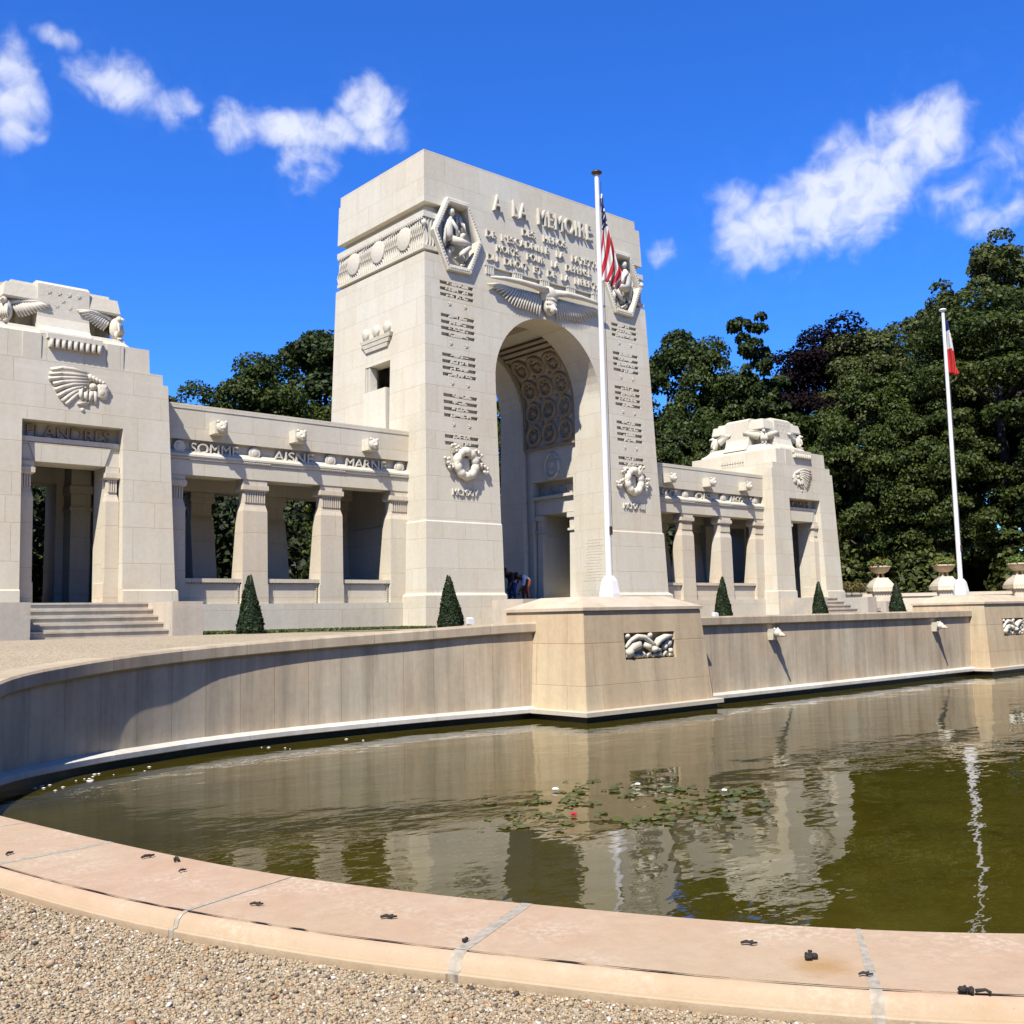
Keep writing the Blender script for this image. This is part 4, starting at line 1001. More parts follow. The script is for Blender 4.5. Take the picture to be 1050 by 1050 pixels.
# ---- clipped yews along the terrace
def leaf_quads(P, Nn, size, jitter, asp=1.5):
    """leaf-sized quads at points P facing roughly along Nn"""
    n = len(P); r = RNG.normal(size=(n, 3)); Nn = Nn + jitter*r; Nn /= np.linalg.norm(Nn, axis=1)[:, None] + 1e-9
    a = np.cross(Nn, RNG.normal(size=(n, 3))); a /= np.linalg.norm(a, axis=1)[:, None] + 1e-9; b = np.cross(Nn, a)
    s = (np.asarray(size)*RNG.uniform(.65, 1.35, n))[:, None]
    q = np.stack([P - a*s*asp*.5, P - b*s*.5 - a*s*.05, P + a*s*asp*.5, P + b*s*.5 - a*s*.05], 1)
    q[:, 1] += Nn*s*.12; q[:, 3] += Nn*s*.12
    return q.reshape(-1, 3), np.arange(n*4).reshape(n, 4)
def yew_mesh():
    n = 5200; t = 1 - np.sqrt(RNG.random(n)); t = np.clip(t, 0, 1); a = RNG.uniform(0, 2*PI, n)
    prof = lambda t: .315*(1 - t)**.80 * (1 - .12*np.exp(-t*22)) + .012
    r = prof(t)*RNG.uniform(.86, 1.08, n)*(1 + .07*np.sin(a*3 + t*9) + .05*np.sin(a*7 - t*15)); z = .05 + t*1.40
    P = np.stack([r*np.cos(a), r*np.sin(a), z], 1); N = np.stack([np.cos(a), np.sin(a), np.full(n, .3)], 1)
    co, F = leaf_quads(P, N, .042, .55); return fast_mesh('foliage', co, F)
ym = yew_mesh(); ym.materials.append(M['yew'])
ycore = MB().lathe([(.0, .05), (.25, .06), (.275, .2), (.16, .8), (.03, 1.36), (.0, 1.4)], n=18)
for i, (x, y, lb) in enumerate(((-11.6, -1.8, 'dark clipped yew cone on the gravel in front of the left colonnade'), (-5.78, -1.8, 'dark clipped yew cone in front of the left pier of the arch'), (5.98, -1.8, 'dark clipped yew cone just right of the big pedestal, a floodlight at its foot'),
                                (11.95, -1.8, 'dark clipped yew cone in front of the right pavilion'), (17.75, -1.8, 'rightmost dark clipped yew cone, near the stone urns'))):
    t = thing('clipped_yew', lb, 'topiary', (x, y, 1.48), 'clipped yew cones along the terrace')
    if i == 0: c0 = mesh_obj('core', ycore, 'yew', smooth=True)
    o = bpy.data.objects.new('foliage', ym); COL.objects.link(o); o.parent = t; o.rotation_euler = (.02*((i*3) % 3 - 1), .025*((i*5) % 3 - 1), i*1.7); o.scale = (1 + .07*((i*2) % 3 - 1), 1 + .05*((i*4+1) % 3 - 1), 1 + .05*((i*7) % 3 - 1))
    c = c0 if i == 0 else c0.copy()
    if i: COL.objects.link(c)
    c.name = 'core' if i == 0 else c.name; c.parent = t
# floodlights
for x, lb in ((-5.30, 'small white floodlight on the terrace beside the yew before the left pier'), (5.28, 'small white floodlight at the foot of the yew right of the big pedestal')):
    t = thing('floodlight', lb, 'floodlight', (x, -2.0, 1.5), 'floodlights on the terrace')
    child('stand', MB().box(x-.04, x+.04, -2.04, -1.96, 1.48, 1.66), 'bronze', t)
    child('lamp_housing', MB().loft([[(x + a*r, -2.0 + d, 1.69 + b*r + d*.35) for a, b in ((-1, -.8), (1, -.8), (1, .8), (-1, .8))] for d, r in ((-.08, .10), (.02, .095), (.09, .06))]), 'white', t)

# ---- low walls and flower urns on the right
def urn_wall():
    A, B = np.array((19.2, .75)), np.array((30.0, -9.0)); d = (B-A)/np.linalg.norm(B-A); n = np.array((-d[1], d[0]))
    t = thing('terrace_wall', 'low pale stone wall carrying the flower urns at the right edge', 'wall', (24, -3.6, 1.5))
    def bar(m, s0, s1, w, z0, z1): m.loft([[(*(A + d*s + n*o), z) for s, o in ((s0, -w), (s1, -w), (s1, w), (s0, w))] for z in (z0, z1)])
    m = MB(); bar(m, -.2, 14.5, .22, 1.3, 2.30); child('wall_body', m, 'base', t)
    m = MB(); bar(m, -.25, 14.6, .28, 2.30, 2.44); child('wall_coping', m, 'base', t)
    for k, s in enumerate((.95, 3.80, 7.10)):
        c = A + d*s; p = MB()
        bar(p, s-.44, s+.44, .44, 1.3, 2.55); bar(p, s-.52, s+.52, .52, 2.55, 2.72)
        for q in range(9):
            for w in (-.52,): p.ell((*(A + d*(s-.46+q*.115) + n*w), 2.545), (.06, .06, .05), nu=8, nv=5)
        p.loft([[(*(A + d*(s+a*r) + n*b*r), z) for a, b in ((-1, -1), (1, -1), (1, 1), (-1, 1))] for r, z in ((.50, 2.72), (.46, 2.82), (.30, 3.06), (.26, 3.14))])
        child('wall_pier', p, 'base', t)
        u = thing('stone_urn', ['stone urn of flowers on the wall pier nearest the right pavilion', 'stone urn of flowers just left of the French flagpole', 'stone urn of flowers cut by the right edge of the view'][k], 'urn', (c[0], c[1], 3.14), 'stone flower urns on the terrace wall')
        b = MB()
        for q in range(4): b.tube([(c[0]+.16*cos(q*PI/2), c[1]+.16*sin(q*PI/2), 3.14), (c[0]+.13*cos(q*PI/2), c[1]+.13*sin(q*PI/2), 3.34)], [.05, .04], 7)
        b.lathe([(.0, 3.32), (.20, 3.33), (.36, 3.43), (.44, 3.55), (.45, 3.60), (.50, 3.61), (.50, 3.67), (.42, 3.67), (.38, 3.60), (.0, 3.58)], (c[0], c[1], 0), n=28)
        child('bowl', b, 'ped', u, ang=45)
        k2 = 420; a = RNG.uniform(0, 2*PI, k2); r = np.sqrt(RNG.random(k2))*.52; h = .40*np.sqrt(np.clip(1-(r/.55)**2, 0, 1))
        P = np.stack([c[0]+r*np.cos(a), c[1]+r*np.sin(a), 3.66 + h*RNG.uniform(.25, 1, k2)], 1); N = np.stack([np.cos(a)*.6, np.sin(a)*.6, np.full(k2, .8)], 1)
        co, F = leaf_quads(P, N, .095, .7); me = fast_mesh('flowers', co, F); me.vertices.foreach_get  # noqa
        off = ORG[u.name]; me.transform(Matrix.Translation(-off)); o = link('urn_plant', me, 'plant', None); o.parent = u
urn_wall()
def side_steps():
    t = thing('planter_wall', 'low stone planter wall with side steps right of the right pavilion', 'wall', (18.4, .4, 1.5))
    child('planter', MB().box(17.55, 19.35, .55, 1.6, 1.35, 2.42).box(17.50, 19.4, .5, 1.62, 2.42, 2.50), 'base', t)
    m = MB()
    for k in range(5): m.box(17.6, 17.95+.28*(4-k), -.45, .52, 1.35, 1.52+.15*(k+1))
    child('side_steps', m, 'stair', t); child('cheek_block', MB().box(19.0, 19.45, -.6, .5, 1.35, 2.1), 'block', t)
    k2 = 1500; P = np.stack([RNG.uniform(17.5, 19.5, k2), RNG.uniform(.5, 1.6, k2), 2.45 + .55*RNG.random(k2)**.7*RNG.uniform(.5, 1, k2)], 1)
    P[:, 2] -= np.where(RNG.random(k2) < .12, .35, 0) * (P[:, 1] < .7)
    co, F = leaf_quads(P, np.tile((0, -.5, .8), (k2, 1)).astype(float), .085, .8)
    o = link('russet_shrub', fast_mesh('russet_shrub', co, F), 'redshrub'); tag(o, 'low red and green shrub spilling over the planter wall beside the right pavilion', 'shrub')
side_steps()

# ---- grass strip along the left colonnade, water lilies
n = 9000; P = np.stack([RNG.uniform(-12.0, -5.6, n), RNG.uniform(-.95, .85, n), np.full(n, 1.53)], 1)
co, F = leaf_quads(P, np.tile((.2, -1., .25), (n, 1)).astype(float), .05, .8, 2.0); o = link('grass_strip', fast_mesh('grass_strip', co, F), 'grass'); struct(o, 'stuff'); o['label'] = 'narrow strip of lawn along the foot of the left colonnade'; o['category'] = 'grass'
def lilies():
    m = MB(); rr = random.Random(21)
    cl = [(-16.0, -16.35, .75, 36), (-15.45, -16.05, .7, 44), (-14.85, -15.75, .55, 26), (-14.55, -16.15, .55, 24), (-14.1, -16.6, .45, 22), (-14.5, -17.2, .75, 44), (-14.95, -17.55, .65, 44), (-15.5, -17.35, .6, 32), (-16.3, -16.75, .6, 22), (-13.9, -17.1, .5, 22)]
    for cx, cy, s, k in cl:
        for _ in range(int(k*.48)):
            x, y = rr.gauss(cx, s*.42), rr.gauss(cy, s*.36); r = rr.uniform(.03, .07); a0 = rr.uniform(0, 6.28); tx, ty = rr.uniform(-.10, .10), rr.uniform(-.10, .10)
            z0 = WZ + .008 + rr.uniform(0, .012); pts = []
            for q in range(15):
                a = a0 + .18 + (2*PI-.36)*q/14; dx, dy = r*cos(a), r*sin(a); pts.append((x+dx, y+dy, z0 + max(-.004, dx*tx+dy*ty) + .006*sin(a*3)))
            pts.append((x, y, z0)); m.add(pts, [tuple(range(16))])
    o = mesh_obj('lily_pads', m, 'lily', fixn=False); struct(o, 'stuff'); o['label'] = 'floating green lily pads in the pool near the pedestal reflection'; o['category'] = 'lily pads'
lilies()
def lily_flower(x, y, mat, label, s=1.0):
    m = MB()
    for row, (k, tl, ln) in enumerate(((9, .35, .10), (7, .8, .085), (5, 1.2, .06))):
        for q in range(k):
            a = 2*PI*q/k + row*.3; p = [(x + s*ln*t*cos(tl)*cos(a), y + s*ln*t*cos(tl)*sin(a), WZ + .015 + s*ln*t*sin(tl)) for t in (.1, .5, 1)]
            m.tube(p, [.012*s, .026*s, .006*s], 6)
    o = mesh_obj('water_lily', m, mat, smooth=True); tag(o, label, 'flower', 'water lily flowers on the pool')
lily_flower(-15.94, -16.75, 'petal_red', 'red water lily flower on the pool, left of the pads', .38); lily_flower(-15.10, -15.62, 'petal_white', 'white water lily flower farthest left, apart from the pads', .42)
lily_flower(-14.28, -16.05, 'petal_white', 'white water lily flower among the pads below the carved relief', .34); lily_flower(-13.98, -16.98, 'petal_white', 'white water lily flower at the right end of the pads', .34)

def scum():
    m = MB(); rr = random.Random(8)
    for _ in range(26):
        k = rr.choice((24, 26, 27, 30, 31, 33, 36, 38, 44, 52, 58)); p = WLc[k]; n = normals2d(WLc)[k]; d = .28 + abs(rr.gauss(0, .28)); r = rr.uniform(.012, .03)
        x, y = p[0] + n[0]*d + rr.uniform(-.1, .1), p[1] + n[1]*d; pts = [(x + r*(.6+.4*rr.random())*cos(q)*1.3, y + r*(.6+.4*rr.random())*sin(q), WZ + .006) for q in [2*PI*j/7 for j in range(7)]]
        m.add(pts + [(x, y, WZ + .006 + r*.35)], [(j, (j+1) % 7, 7) for j in range(7)])
    o = mesh_obj('floating_foam', m, 'petal_white', fixn=False); struct(o, 'stuff'); o['label'] = 'white bits of foam and petals floating along the curved pool wall'; o['category'] = 'foam'
scum()
for sg in (-1, 1):
    n = 16000; P = np.stack([sg*RNG.uniform(5.4, 18.5, n), 6.3 + 1.5*RNG.random(n), 1.4 + 4.4*RNG.random(n)], 1); P[:, 2] += .35*np.sin(P[:, 0]*2.3)
    co, F = leaf_quads(P, np.tile((-.4, -.8, .4), (n, 1)).astype(float), .15, .8); o = link('tall_hedge', fast_mesh('tall_hedge', co, F), 'undergrowth')
    tag(o, 'dark hedge seen through the openings of the %s colonnade' % ('left' if sg < 0 else 'right'), 'hedge', 'hedges behind the colonnades')
# ---- two visitors bending over on the platform of the arch
def person(label, x, y, z, rot, top, legs, pts, rad, edges, headp, armsplit):
    t = thing('person', label, 'person', (x, y, z))
    def put(name, vs, fs, mat):
        me = bpy.data.meshes.new(name); me.from_pydata(vs, [], fs); o = link(name, me, mat, smooth=True); o.parent = t; return o
    vs, fs = skin('body', pts, edges, rad, None, None); put('body', vs, fs, 'skin')
    return t, put
def visitor(label, x, y, z, rot, top_mat, leg_mat, lean, hairlen):
    t = thing('person', label, 'person', (x, y, z)); t.rotation_euler = (0, 0, rot); t.scale = (.86,)*3
    # skeleton faces +x and bends forward at the hips
    hip = (-.10, 0, .80); ch = (-.10 + .46*sin(lean), 0, .80 + .46*cos(lean)); nk = (ch[0] + .12*sin(lean), 0, ch[2] + .12*cos(lean)); hd = (nk[0] + .15, 0, nk[2] + .05)
    pts = [hip, (hip[0]*.5+ch[0]*.5, 0, hip[2]*.5+ch[2]*.5 + .03), ch, nk, hd]; ed = [(0, 1), (1, 2), (2, 3), (3, 4)]; rad = [.13, .13, .145, .055, .09]
    legs_p = []; legs_e = []; legs_r = []
    for s in (-1, 1):
        b = len(pts)
        pts += [(hip[0], s*.10, .74), (.05+.06*s, s*.12, .43), (-.04+.05*s, s*.13, .08), (.10+.05*s, s*.14, .035)]; ed += [(0, b), (b, b+1), (b+1, b+2), (b+2, b+3)]; rad += [.10, .075, .048, .04]
        b = len(pts)
        pts += [(ch[0], s*.18, ch[2]-.02), (ch[0]+.10, s*.22, ch[2]-.28), (ch[0]+.24, s*.17, ch[2]-.48), (ch[0]+.29, s*.15, ch[2]-.57)]; ed += [(2, b), (b, b+1), (b+1, b+2), (b+2, b+3)]; rad += [.068, .05, .035, .038]
        legs_p.append(b-4)
    vs, fs = skin('body', pts, ed, rad, None, None)
    me = bpy.data.meshes.new('body'); me.from_pydata(vs, [], fs); o = link('body', me, 'skin', smooth=True); o.parent = t
    # clothing: the same surface, slightly larger, cut to the covered part
    def cloth(name, test, mat, g=.014):
        bm = bmesh.new(); bm.from_mesh(me)
        bm.normal_update(); bmesh.ops.delete(bm, geom=[v for v in bm.verts if not test(v.co)], context='VERTS')
        bm.normal_update()
        for v in bm.verts: v.co += v.normal*g
        m2 = bpy.data.meshes.new(name); bm.to_mesh(m2); bm.free(); q = link(name, m2, mat, smooth=True); q.parent = t
    ax = Vector((sin(lean), 0, cos(lean))); hv = Vector(hip)
    cloth('trousers', lambda p: p.z > .09 and ((p.z < .80 and p.x < .21) or (p - hv).length < .17), leg_mat)
    cloth('shirt', lambda p: (p.z > .78 or p.x > .20) and (p - hv).dot(ax) > .02 and ((p - hv).dot(ax) < .50 or abs(p.y) > .13) and not (p.z < ch[2]-.34), top_mat, .018)
    h = MB(); h.ell((hd[0]-.02, 0, hd[2]+.035), (.105, .095, .10), nu=14, nv=9)
    if hairlen: h.tube([(hd[0]-.05, 0, hd[2]+.05), (hd[0]+.02, 0, hd[2]-.08), (hd[0]+.06, 0, hd[2]-.2)], [.09, .07, .03], 8)
    mesh_obj('hair', h, 'hair', smooth=True).parent = t
    f = MB(); f.ell((hd[0]+.095, 0, hd[2]-.015), (.022, .014, .02)); 
    for s in (-1, 1): f.ell((hd[0]+.02, s*.088, hd[2]-.01), (.018, .012, .028))
    mesh_obj('face_features', f, 'skin', smooth=True).parent = t
    hb = MB()
    for s in (-1, 1):
        w = Vector((ch[0]+.30, s*.15, ch[2]-.60))
        for q in range(4): hb.tube([w + Vector((.01, (q-1.5)*.018, 0)), w + Vector((.035, (q-1.5)*.02, -.05 - .008*(1.5-abs(q-1.5)))), w + Vector((.025, (q-1.5)*.019, -.085 - .01*(1.5-abs(q-1.5))))], [.010, .009, .007], 6)
        hb.tube([w + Vector((.0, -s*.035, .02)), w + Vector((.03, -s*.055, -.02)), w + Vector((.045, -s*.045, -.05))], [.011, .010, .008], 6)
    mesh_obj('fingers', hb, 'skin', smooth=True).parent = t
    return t
visitor('person in black top and blue jeans bending under the arch beside the left pier', -.50, 1.72, 2.30, PI*1.12, 'shirt_black', 'jeans', 1.12, True)
visitor('person in a pale shirt and rust-coloured trousers stooping behind the one in blue jeans', -.02, 1.60, 2.30, PI*1.08, 'shirt_white', 'rust', 1.42, False)
bg = MB().rect_stack([(2.30, -1.60, -1.42, 1.45, 1.63), (2.50, -1.62, -1.40, 1.44, 1.64), (2.56, -1.56, -1.46, 1.5, 1.58)]).tube([(-1.58, 1.54, 2.54), (-1.51, 1.54, 2.66), (-1.44, 1.54, 2.54)], .012, 6)
tag(mesh_obj('white_bag', bg, 'shirt_white'), 'small pale bag on the floor at the feet of the person in jeans', 'bag')

# ================================================================== TREES
def crown_mesh(name, seed, rx, rz, zc, nclump, nleaf, size, style):
    rng = np.random.default_rng(seed); P = []; Nn = []
    for k in range(nclump):
        v = rng.normal(size=3); v /= np.linalg.norm(v)
        if style == 'loose' and k % 4 == 0: v[:2] *= .3; v /= np.linalg.norm(v)
        rad = rng.uniform(.55, 1.0)**.5 if style != 'loose' else rng.uniform(.25, 1.0)
        egg = 1.0 - .28*max(0, v[2])
        rad = min(rad, .93) if style == 'loose' else rad
        c = np.array((v[0]*rx*rad*egg, v[1]*rx*rad*egg, zc + v[2]*rz*rad)) + rng.normal(size=3)*rx*(.03 if style == 'loose' else .06)
        cr = rng.uniform(.16, .30)*rx*(.62 if style == 'loose' else 1.0); fl = {'broad': .72, 'loose': .8, 'layer': .38}[style]
        m = int(nleaf*3.4*rng.uniform(.6, 1.4)); q = rng.normal(size=(m, 3)); q /= np.linalg.norm(q, axis=1)[:, None]
        q[:, 2] = np.where(q[:, 2] < -.35, -q[:, 2]*.6, q[:, 2])
        r = rng.uniform(.62, 1.08, m)[:, None]**.7
        p = c + q*r*np.array((cr, cr, cr*fl)); P.append(p); Nn.append(q*np.array((1, 1, 1/fl)) + np.array((0, 0, .5)) + v*.25)
    P = np.concatenate(P); Nn = np.concatenate(Nn); co, F = leaf_quads(P, Nn, size*.44, .9, 1.5)
    return fast_mesh(name, co, F)
def trunk_mb(h, r, seed, spread):
    m = MB(); rr = random.Random(seed)
    m.tube([(0, 0, -.3), (.03, .02, .25), (.1, -.05, h*.35), (-.05, .08, h*.62), (.1, 0, h*.9)], [r*1.5, r, r*.85, r*.55, r*.12], 10)
    for k in range(9):
        a = rr.uniform(0, 6.28); z = h*rr.uniform(.28, .75); L = spread*rr.uniform(.55, .95)
        m.tube([(0, 0, z), (cos(a)*L*.4, sin(a)*L*.4, z + L*.28), (cos(a)*L*.8, sin(a)*L*.8, z + L*.42)], [r*.42, r*.26, r*.06], 6)
    return m
KIND = {}
def kind(key, seed, rx, top, low, nclump, nleaf, size, style, mat, tr):
    rz = (top-low)/2; me = crown_mesh('crown', seed, rx, rz, low+rz, nclump, nleaf, size, style); me.materials.append(M[mat])
    KIND[key] = (me, trunk_mb(top*.93, tr, seed, rx), top)
kind('broad', 1, 4.6, 14.0, 1.6, 120, 150, .33, 'broad', 'green_mid', .32)
kind('broad2', 2, 5.2, 15.0, 1.2, 140, 140, .36, 'broad', 'green_dark', .36)
kind('tall', 3, 4.6, 18.0, 2.0, 150, 130, .34, 'broad', 'green_olive', .36)
kind('loose', 4, 2.5, 15.0, 2.0, 170, 45, .34, 'loose', 'green_dark', .22)
kind('airy', 5, 5.0, 20.0, 4.0, 330, 75, .36, 'loose', 'green_olive', .34)
kind('layer', 6, 6.0, 16.0, 1.0, 150, 170, .32, 'layer', 'green_mid', .40)
kind('beech', 7, 4.6, 16.0, 3.0, 230, 110, .32, 'broad', 'beech', .34)
kind('bush', 8, 4.0, 8.5, .2, 90, 150, .28, 'broad', 'green_mid', .20)
first = {}
def tree(key, x, y, ztop, rot, wide, label, group='trees behind the memorial'):
    me, tm, top = KIND[key]
    t = thing({'beech': 'copper_beech', 'bush': 'tall_shrub'}.get(key, 'broadleaf_tree'), label, 'shrub' if key == 'bush' else 'tree', (x, y, 1.45), group)
    s = (ztop-1.45)/top; t.scale = (wide*s, wide*s, s); t.rotation_euler = (0, 0, rot)
    c = bpy.data.objects.new('crown', me); COL.objects.link(c); c.parent = t
    if key not in first: first[key] = mesh_obj('trunk', tm, 'bark', smooth=True); k = first[key]
    else: k = first[key].copy(); COL.objects.link(k)
    k.parent = t
for a in (('bush', -8.9, 23.2, 9.3, 0, 1.2, 'bushy green tree seen through the doorway of the left pavilion'), ('broad', -4.5, 22.0, 11.0, 1, 1.1, 'dark bushy tree behind the first openings of the left colonnade'),
          ('bush', 1.2, 19.5, 8.4, 2, 1.1, 'low bushy tree just behind the arch passage'), ('broad', -1.9, 23.4, 12.6, 2, .85, 'round-topped tree rising behind the left colonnade, farthest left'),
          ('broad', 2.4, 25.0, 14.8, 3, 1.0, 'mid-height leafy tree above the left colonnade, between a lower and a taller one'), ('broad2', 6.9, 26.3, 17.8, 4, 1.1, 'tall broad tree next to the left flank of the arch'), ('broad2', 12.5, 25.5, 15.3, .5, 1.0, 'dark tree hidden behind the arch, seen through its passage'),
          ('broad2', 24.3, 15.5, 18.0, 1.5, .95, 'tall dark tree directly right of the arch'), ('broad', 25.2, 12.8, 16.6, 2.5, .78, 'rounded dark tree second from the arch'), ('loose', 25.1, 10.2, 19.2, 0, .85, 'thin ragged tree with sky showing through its top'),
          ('bush', 26.0, 8.2, 12.8, 1, .9, 'lower leafy tree behind the cap of the right pavilion'), ('beech', 35.4, 11.0, 19.6, 2, 1.0, 'dark purple copper beech standing above the green trees'), ('broad', 25.9, 4.0, 13.2, 4, .85, 'leafy tree at the right flank of the right pavilion'),
          ('tall', 33.6, 7.0, 18.6, 1, .95, 'olive-green tree between the copper beech and the tallest tree'), ('airy', 40.2, 6.4, 22.4, 2, .95, 'tall airy tree left of the flagpole top, with gaps of sky'), ('airy', 43.4, 3.2, 25.6, 4.2, 1.0, 'tallest airy tree at the upper right'),
          ('layer', 31.2, -.9, 18.3, 0, .92, 'large layered tree right behind the French flag'), ('broad', 26.9, .8, 12.2, 5, .85, 'tree with drooping branches behind the left stone urns'), ('broad2', 31.0, -5.9, 14.5, 3, .9, 'dark tree at the right edge behind the last urn'),
          ('broad2', 21.4, 12.2, 12.6, 5, .9, 'dark lower tree behind the right colonnade'), ('broad', 20.7, 9.6, 11.0, .3, .75, 'shadowy tree close behind the right pavilion'), ('layer', 39.5, -3.6, 20.5, 2, .9, 'big tree cut by the right edge of the view'),
          ('broad', 17.5, 20.0, 14.4, 1.1, 1.0, 'tree hidden behind the right pier of the arch'), ('tall', 45.0, 12.0, 15.0, .7, 1.0, 'far tree filling the gap behind the copper beech')):
    tree(*a)
# woods far behind, read as one dark mass
def woods():
    n = 62000; s = RNG.random(n); a = np.radians(-6 + 92*s); R = RNG.uniform(62, 76, n)
    hgt = 1.3 + (7.5 + 3.0*np.sin(s*37) + 1.6*np.sin(s*91+1))*RNG.random(n)**.8
    P = np.stack([-22.79 + R*np.sin(a), -23.79 + R*np.cos(a), hgt], 1); N = np.tile((-.6, -.7, .5), (n, 1)).astype(float)
    co, F = leaf_quads(P, N, .62, .8); o = link('woods', fast_mesh('woods', co, F), 'undergrowth'); struct(o, 'stuff'); o['label'] = 'dark undergrowth and far woods behind the trees'; o['category'] = 'woods'
woods()
def unseen_woods():      # unseen woods added behind the camera to block low sky and cut fill light
    n = 42000; s = RNG.random(n); a = np.radians(88 + 264*s); R = RNG.uniform(46, 60, n)
    hgt = 1.0 + (20 + 3.5*np.sin(s*61) + 2.0*np.sin(s*143+1))*RNG.random(n)**.8
    P = np.stack([-12 + R*np.sin(a)*1.15, -24 + R*np.cos(a), hgt], 1); N = np.stack([-np.sin(a), -np.cos(a), np.full(n, .5)], 1)
    co, F = leaf_quads(P, N, .85, .8); o = link('woods', fast_mesh('woods', co, F), 'undergrowth'); struct(o, 'stuff'); o['label'] = 'unseen woods added on the near side to block low sky'; o['category'] = 'woods'
unseen_woods()
def shrubs():
    for i, (x, y, r, h, lb) in enumerate(((21.6, 3.2, 1.7, 3.4, 'leafy shrub behind the left stone urn'), (24.6, .6, 1.6, 3.6, 'pale-leaved shrub between the two left urns'), (27.6, -3.2, 1.9, 3.4, 'shaded shrub right of the French flagpole foot'))):
        n = 2600; v = RNG.normal(size=(n, 3)); v /= np.linalg.norm(v, axis=1)[:, None]; v[:, 2] = np.abs(v[:, 2]); q = RNG.uniform(.6, 1.02, n)[:, None]*(1 + .18*np.sin(v[:, :1]*7+i)*np.cos(v[:, 1:2]*6))
        P = np.array((x, y, 1.45)) + v*q*np.array((r, r, h)); co, F = leaf_quads(P, v + np.array((0, 0, .3)), .2, .7)
        o = link('garden_shrub', fast_mesh('garden_shrub', co, F), 'green_olive'); tag(o, lb, 'shrub', 'shrubs behind the urns')
shrubs()

# ================================================================== SKY, SUN, CAMERA
SUN = Vector((-1.74, -1.0, 2.55)).normalized(); SEL = math.asin(SUN.z); SAZ = math.atan2(SUN.x, SUN.y)
w = bpy.data.worlds.new('World'); S.world = w; w.use_nodes = True; h = NT(w.node_tree)
bgn = w.node_tree.nodes['Background']; bgn.inputs['Strength'].default_value = 0.105
sky = h.n('ShaderNodeTexSky', sky_type='NISHITA', sun_disc=False); sky.sun_elevation = SEL; sky.sun_rotation = SAZ; sky.altitude = 0; sky.air_density = 1.0; sky.dust_density = 0.15; sky.ozone_density = 3.0
hs = h.n('ShaderNodeHueSaturation'); hs.inputs['Saturation'].default_value = 1.32; hs.inputs['Value'].default_value = 1.0; h.l(sky.outputs[0], hs.inputs['Color'])
tc = h.n('ShaderNodeTexCoord'); sp = h.n('ShaderNodeSeparateXYZ'); h.l(tc.outputs['Generated'], sp.inputs[0])
az = h.math('MULTIPLY', h.math('ARCTAN2', sp.outputs[0], sp.outputs[1]), 180/PI); el = h.math('MULTIPLY', h.math('ARCSINE', sp.outputs[2]), 180/PI)
cb = h.n('ShaderNodeCombineXYZ'); h.l(az, cb.inputs[0]); h.l(el, cb.inputs[1])
warp = h.n('ShaderNodeTexNoise'); warp.inputs['Scale'].default_value = .42; warp.inputs['Detail'].default_value = 3; h.l(cb.outputs[0], warp.inputs['Vector'])
wv = h.n('ShaderNodeVectorMath', operation='MULTIPLY_ADD'); h.l(warp.outputs['Color'], wv.inputs[0]); wv.inputs[1].default_value = (1.5, 1.3, 0); h.l(cb.outputs[0], wv.inputs[2])
ws = h.n('ShaderNodeSeparateXYZ'); h.l(wv.outputs[0], ws.inputs[0])
best = None
for (a, e, ra, re, rot, amp) in ((14.7, 25.9, 1.5, 2.6, 0, 1.0), (19.9, 27.1, 3.0, 1.35, -8, 1.0), (22.6, 26.5, 1.4, .9, -20, .7), (16.9, 28.7, 1.2, .5, 0, .45), (26.2, 25.8, 1.3, 1.3, 0, .9), (29.0, 26.0, 2.6, 1.0, 0, .95), (33.6, 27.4, 1.9, 1.3, 10, 1.1), (30.0, 24.4, 1.4, 1.5, 0, .7), (34.4, 26.0, 1.4, 1.0, 0, .7), (31.4, 26.0, 1.8, .9, 0, .8),
                                  (60.3, 21.7, 6.2, 2.7, 27, 1.2), (64.2, 23.3, 2.9, 2.2, 25, 1.15), (56.2, 20.2, 3.0, 2.2, 12, 1.15), (58.5, 20.6, 2.5, 1.8, 12, 1.1), (66.4, 21.0, 2.6, 1.6, 0, .45), (54.2, 21.6, 1.5, 1.4, 20, .8), (62.4, 23.9, 1.5, 1.0, 0, .8), (67.2, 19.3, 2.0, .8, 10, .45), (50.0, 19.6, .8, .6, 0, .6), (68.6, 22.6, 1.2, 1.0, 0, .15),
                                  (95, 24, 8, 3, 10, 1), (-20, 28, 9, 3, 0, 1), (130, 35, 12, 5, 0, 1), (-80, 32, 12, 4, 0, 1), (180, 30, 14, 5, 0, 1)):
    r = math.radians(rot); dx = h.math('SUBTRACT', ws.outputs[0], a + .75); dy = h.math('SUBTRACT', ws.outputs[1], e + .65)
    u = h.math('ADD', h.math('MULTIPLY', dx, cos(r)/ra), h.math('MULTIPLY', dy, sin(r)/ra)); v = h.math('ADD', h.math('MULTIPLY', dx, -sin(r)/re), h.math('MULTIPLY', dy, cos(r)/re))
    g = h.math('MULTIPLY', h.math('SUBTRACT', 1.0, h.math('ADD', h.math('MULTIPLY', u, u), h.math('MULTIPLY', v, v))), amp)
    best = g if best is None else h.math('MAXIMUM', best, g)
fb = h.noise(cb.outputs[0], .40, 7, .50); fb.node.inputs['Distortion'].default_value = .7; fb2 = h.noise(cb.outputs[0], .95, 6, .50); fb2.node.inputs['Distortion'].default_value = .6
den = h.math('ADD', h.math('ADD', .20, h.math('MULTIPLY', h.math('MAXIMUM', best, -1.3), .56)), h.math('ADD', h.math('MULTIPLY', h.math('SUBTRACT', fb, .5), 1.75), h.math('MULTIPLY', h.math('SUBTRACT', fb2, .5), .45)))
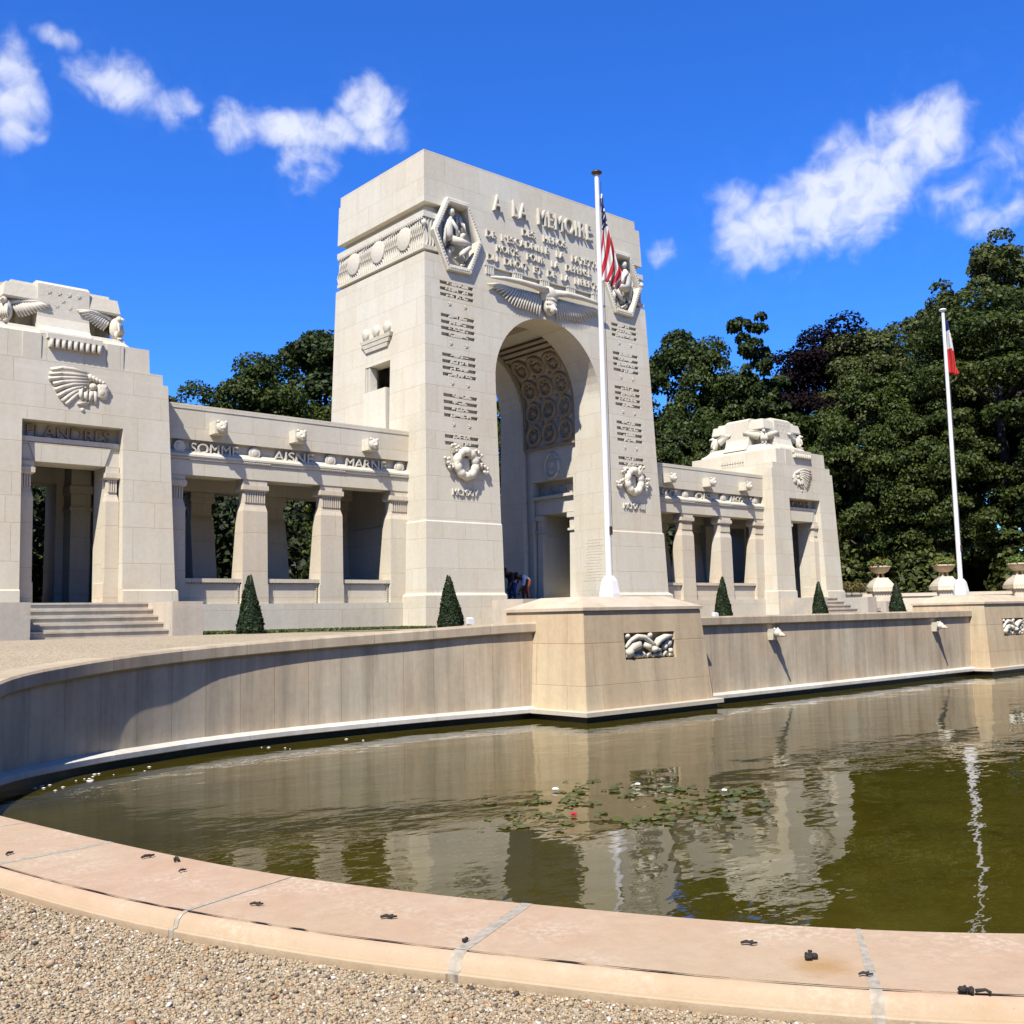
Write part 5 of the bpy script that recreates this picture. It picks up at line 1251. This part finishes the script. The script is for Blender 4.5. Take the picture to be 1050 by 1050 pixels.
den = h.ramp(den, [(.0, (0, 0, 0)), (.30, (.17, .17, .17)), (.62, (.66, .66, .66)), (1.0, (1, 1, 1))], 'B_SPLINE')
shade = h.ramp(h.math('ADD', fb2, h.math('MULTIPLY', best, .1)), [(.3, (4.3, 4.8, 6.2)), (.62, (6.7, 6.9, 7.5))])
zen = h.ramp(h.math('DIVIDE', el, 90.0), [(.36, (1, 1, 1)), (.56, (.20, .20, .20))])
skyc = h.mix(1.0, h.mix(1.0, hs.outputs[0], (0.50, 0.93, 1.62), 'MULTIPLY'), zen, 'MULTIPLY')
fin = h.mix(h.math('MULTIPLY', den, .86), skyc, shade)
h.l(fin, bgn.inputs['Color'])
sun = bpy.data.lights.new('sun', 'SUN'); sun.energy = 5.0; sun.angle = math.radians(.5); sun.color = (1.0, .955, .88)
so = bpy.data.objects.new('sun', sun); COL.objects.link(so); so.rotation_euler = SUN.to_track_quat('Z', 'Y').to_euler(); so.location = (-30, -30, 40)

cam = bpy.data.cameras.new('camera'); cam.sensor_width = 36; cam.sensor_fit = 'HORIZONTAL'; cam.lens = 36*1057.93/1050; cam.clip_start = .05; cam.clip_end = 3000
co = bpy.data.objects.new('camera', cam); COL.objects.link(co); S.camera = co
azr, pit, rol = math.radians(48.766), math.radians(5.8268), math.radians(1.2422)
Fh = Vector((cos(azr), sin(azr), 0)); R0 = Vector((sin(azr), -cos(azr), 0)); Zv = Vector((0, 0, 1))
Fw = Fh*cos(pit) + Zv*sin(pit); U0 = -Fh*sin(pit) + Zv*cos(pit)
Rv = R0*cos(rol) - U0*sin(rol); Uv = R0*sin(rol) + U0*cos(rol)
co.matrix_world = Matrix(((Rv.x, Uv.x, -Fw.x, -22.79), (Rv.y, Uv.y, -Fw.y, -23.79), (Rv.z, Uv.z, -Fw.z, 1.75), (0, 0, 0, 1)))
S.render.resolution_x = 1024; S.render.resolution_y = 1024
S.view_settings.view_transform = 'Standard'; S.view_settings.look = 'None'; S.view_settings.exposure = 0.50; S.view_settings.gamma = 1
S.cycles.max_bounces = 6; S.cycles.diffuse_bounces = 1; S.cycles.use_denoising = True
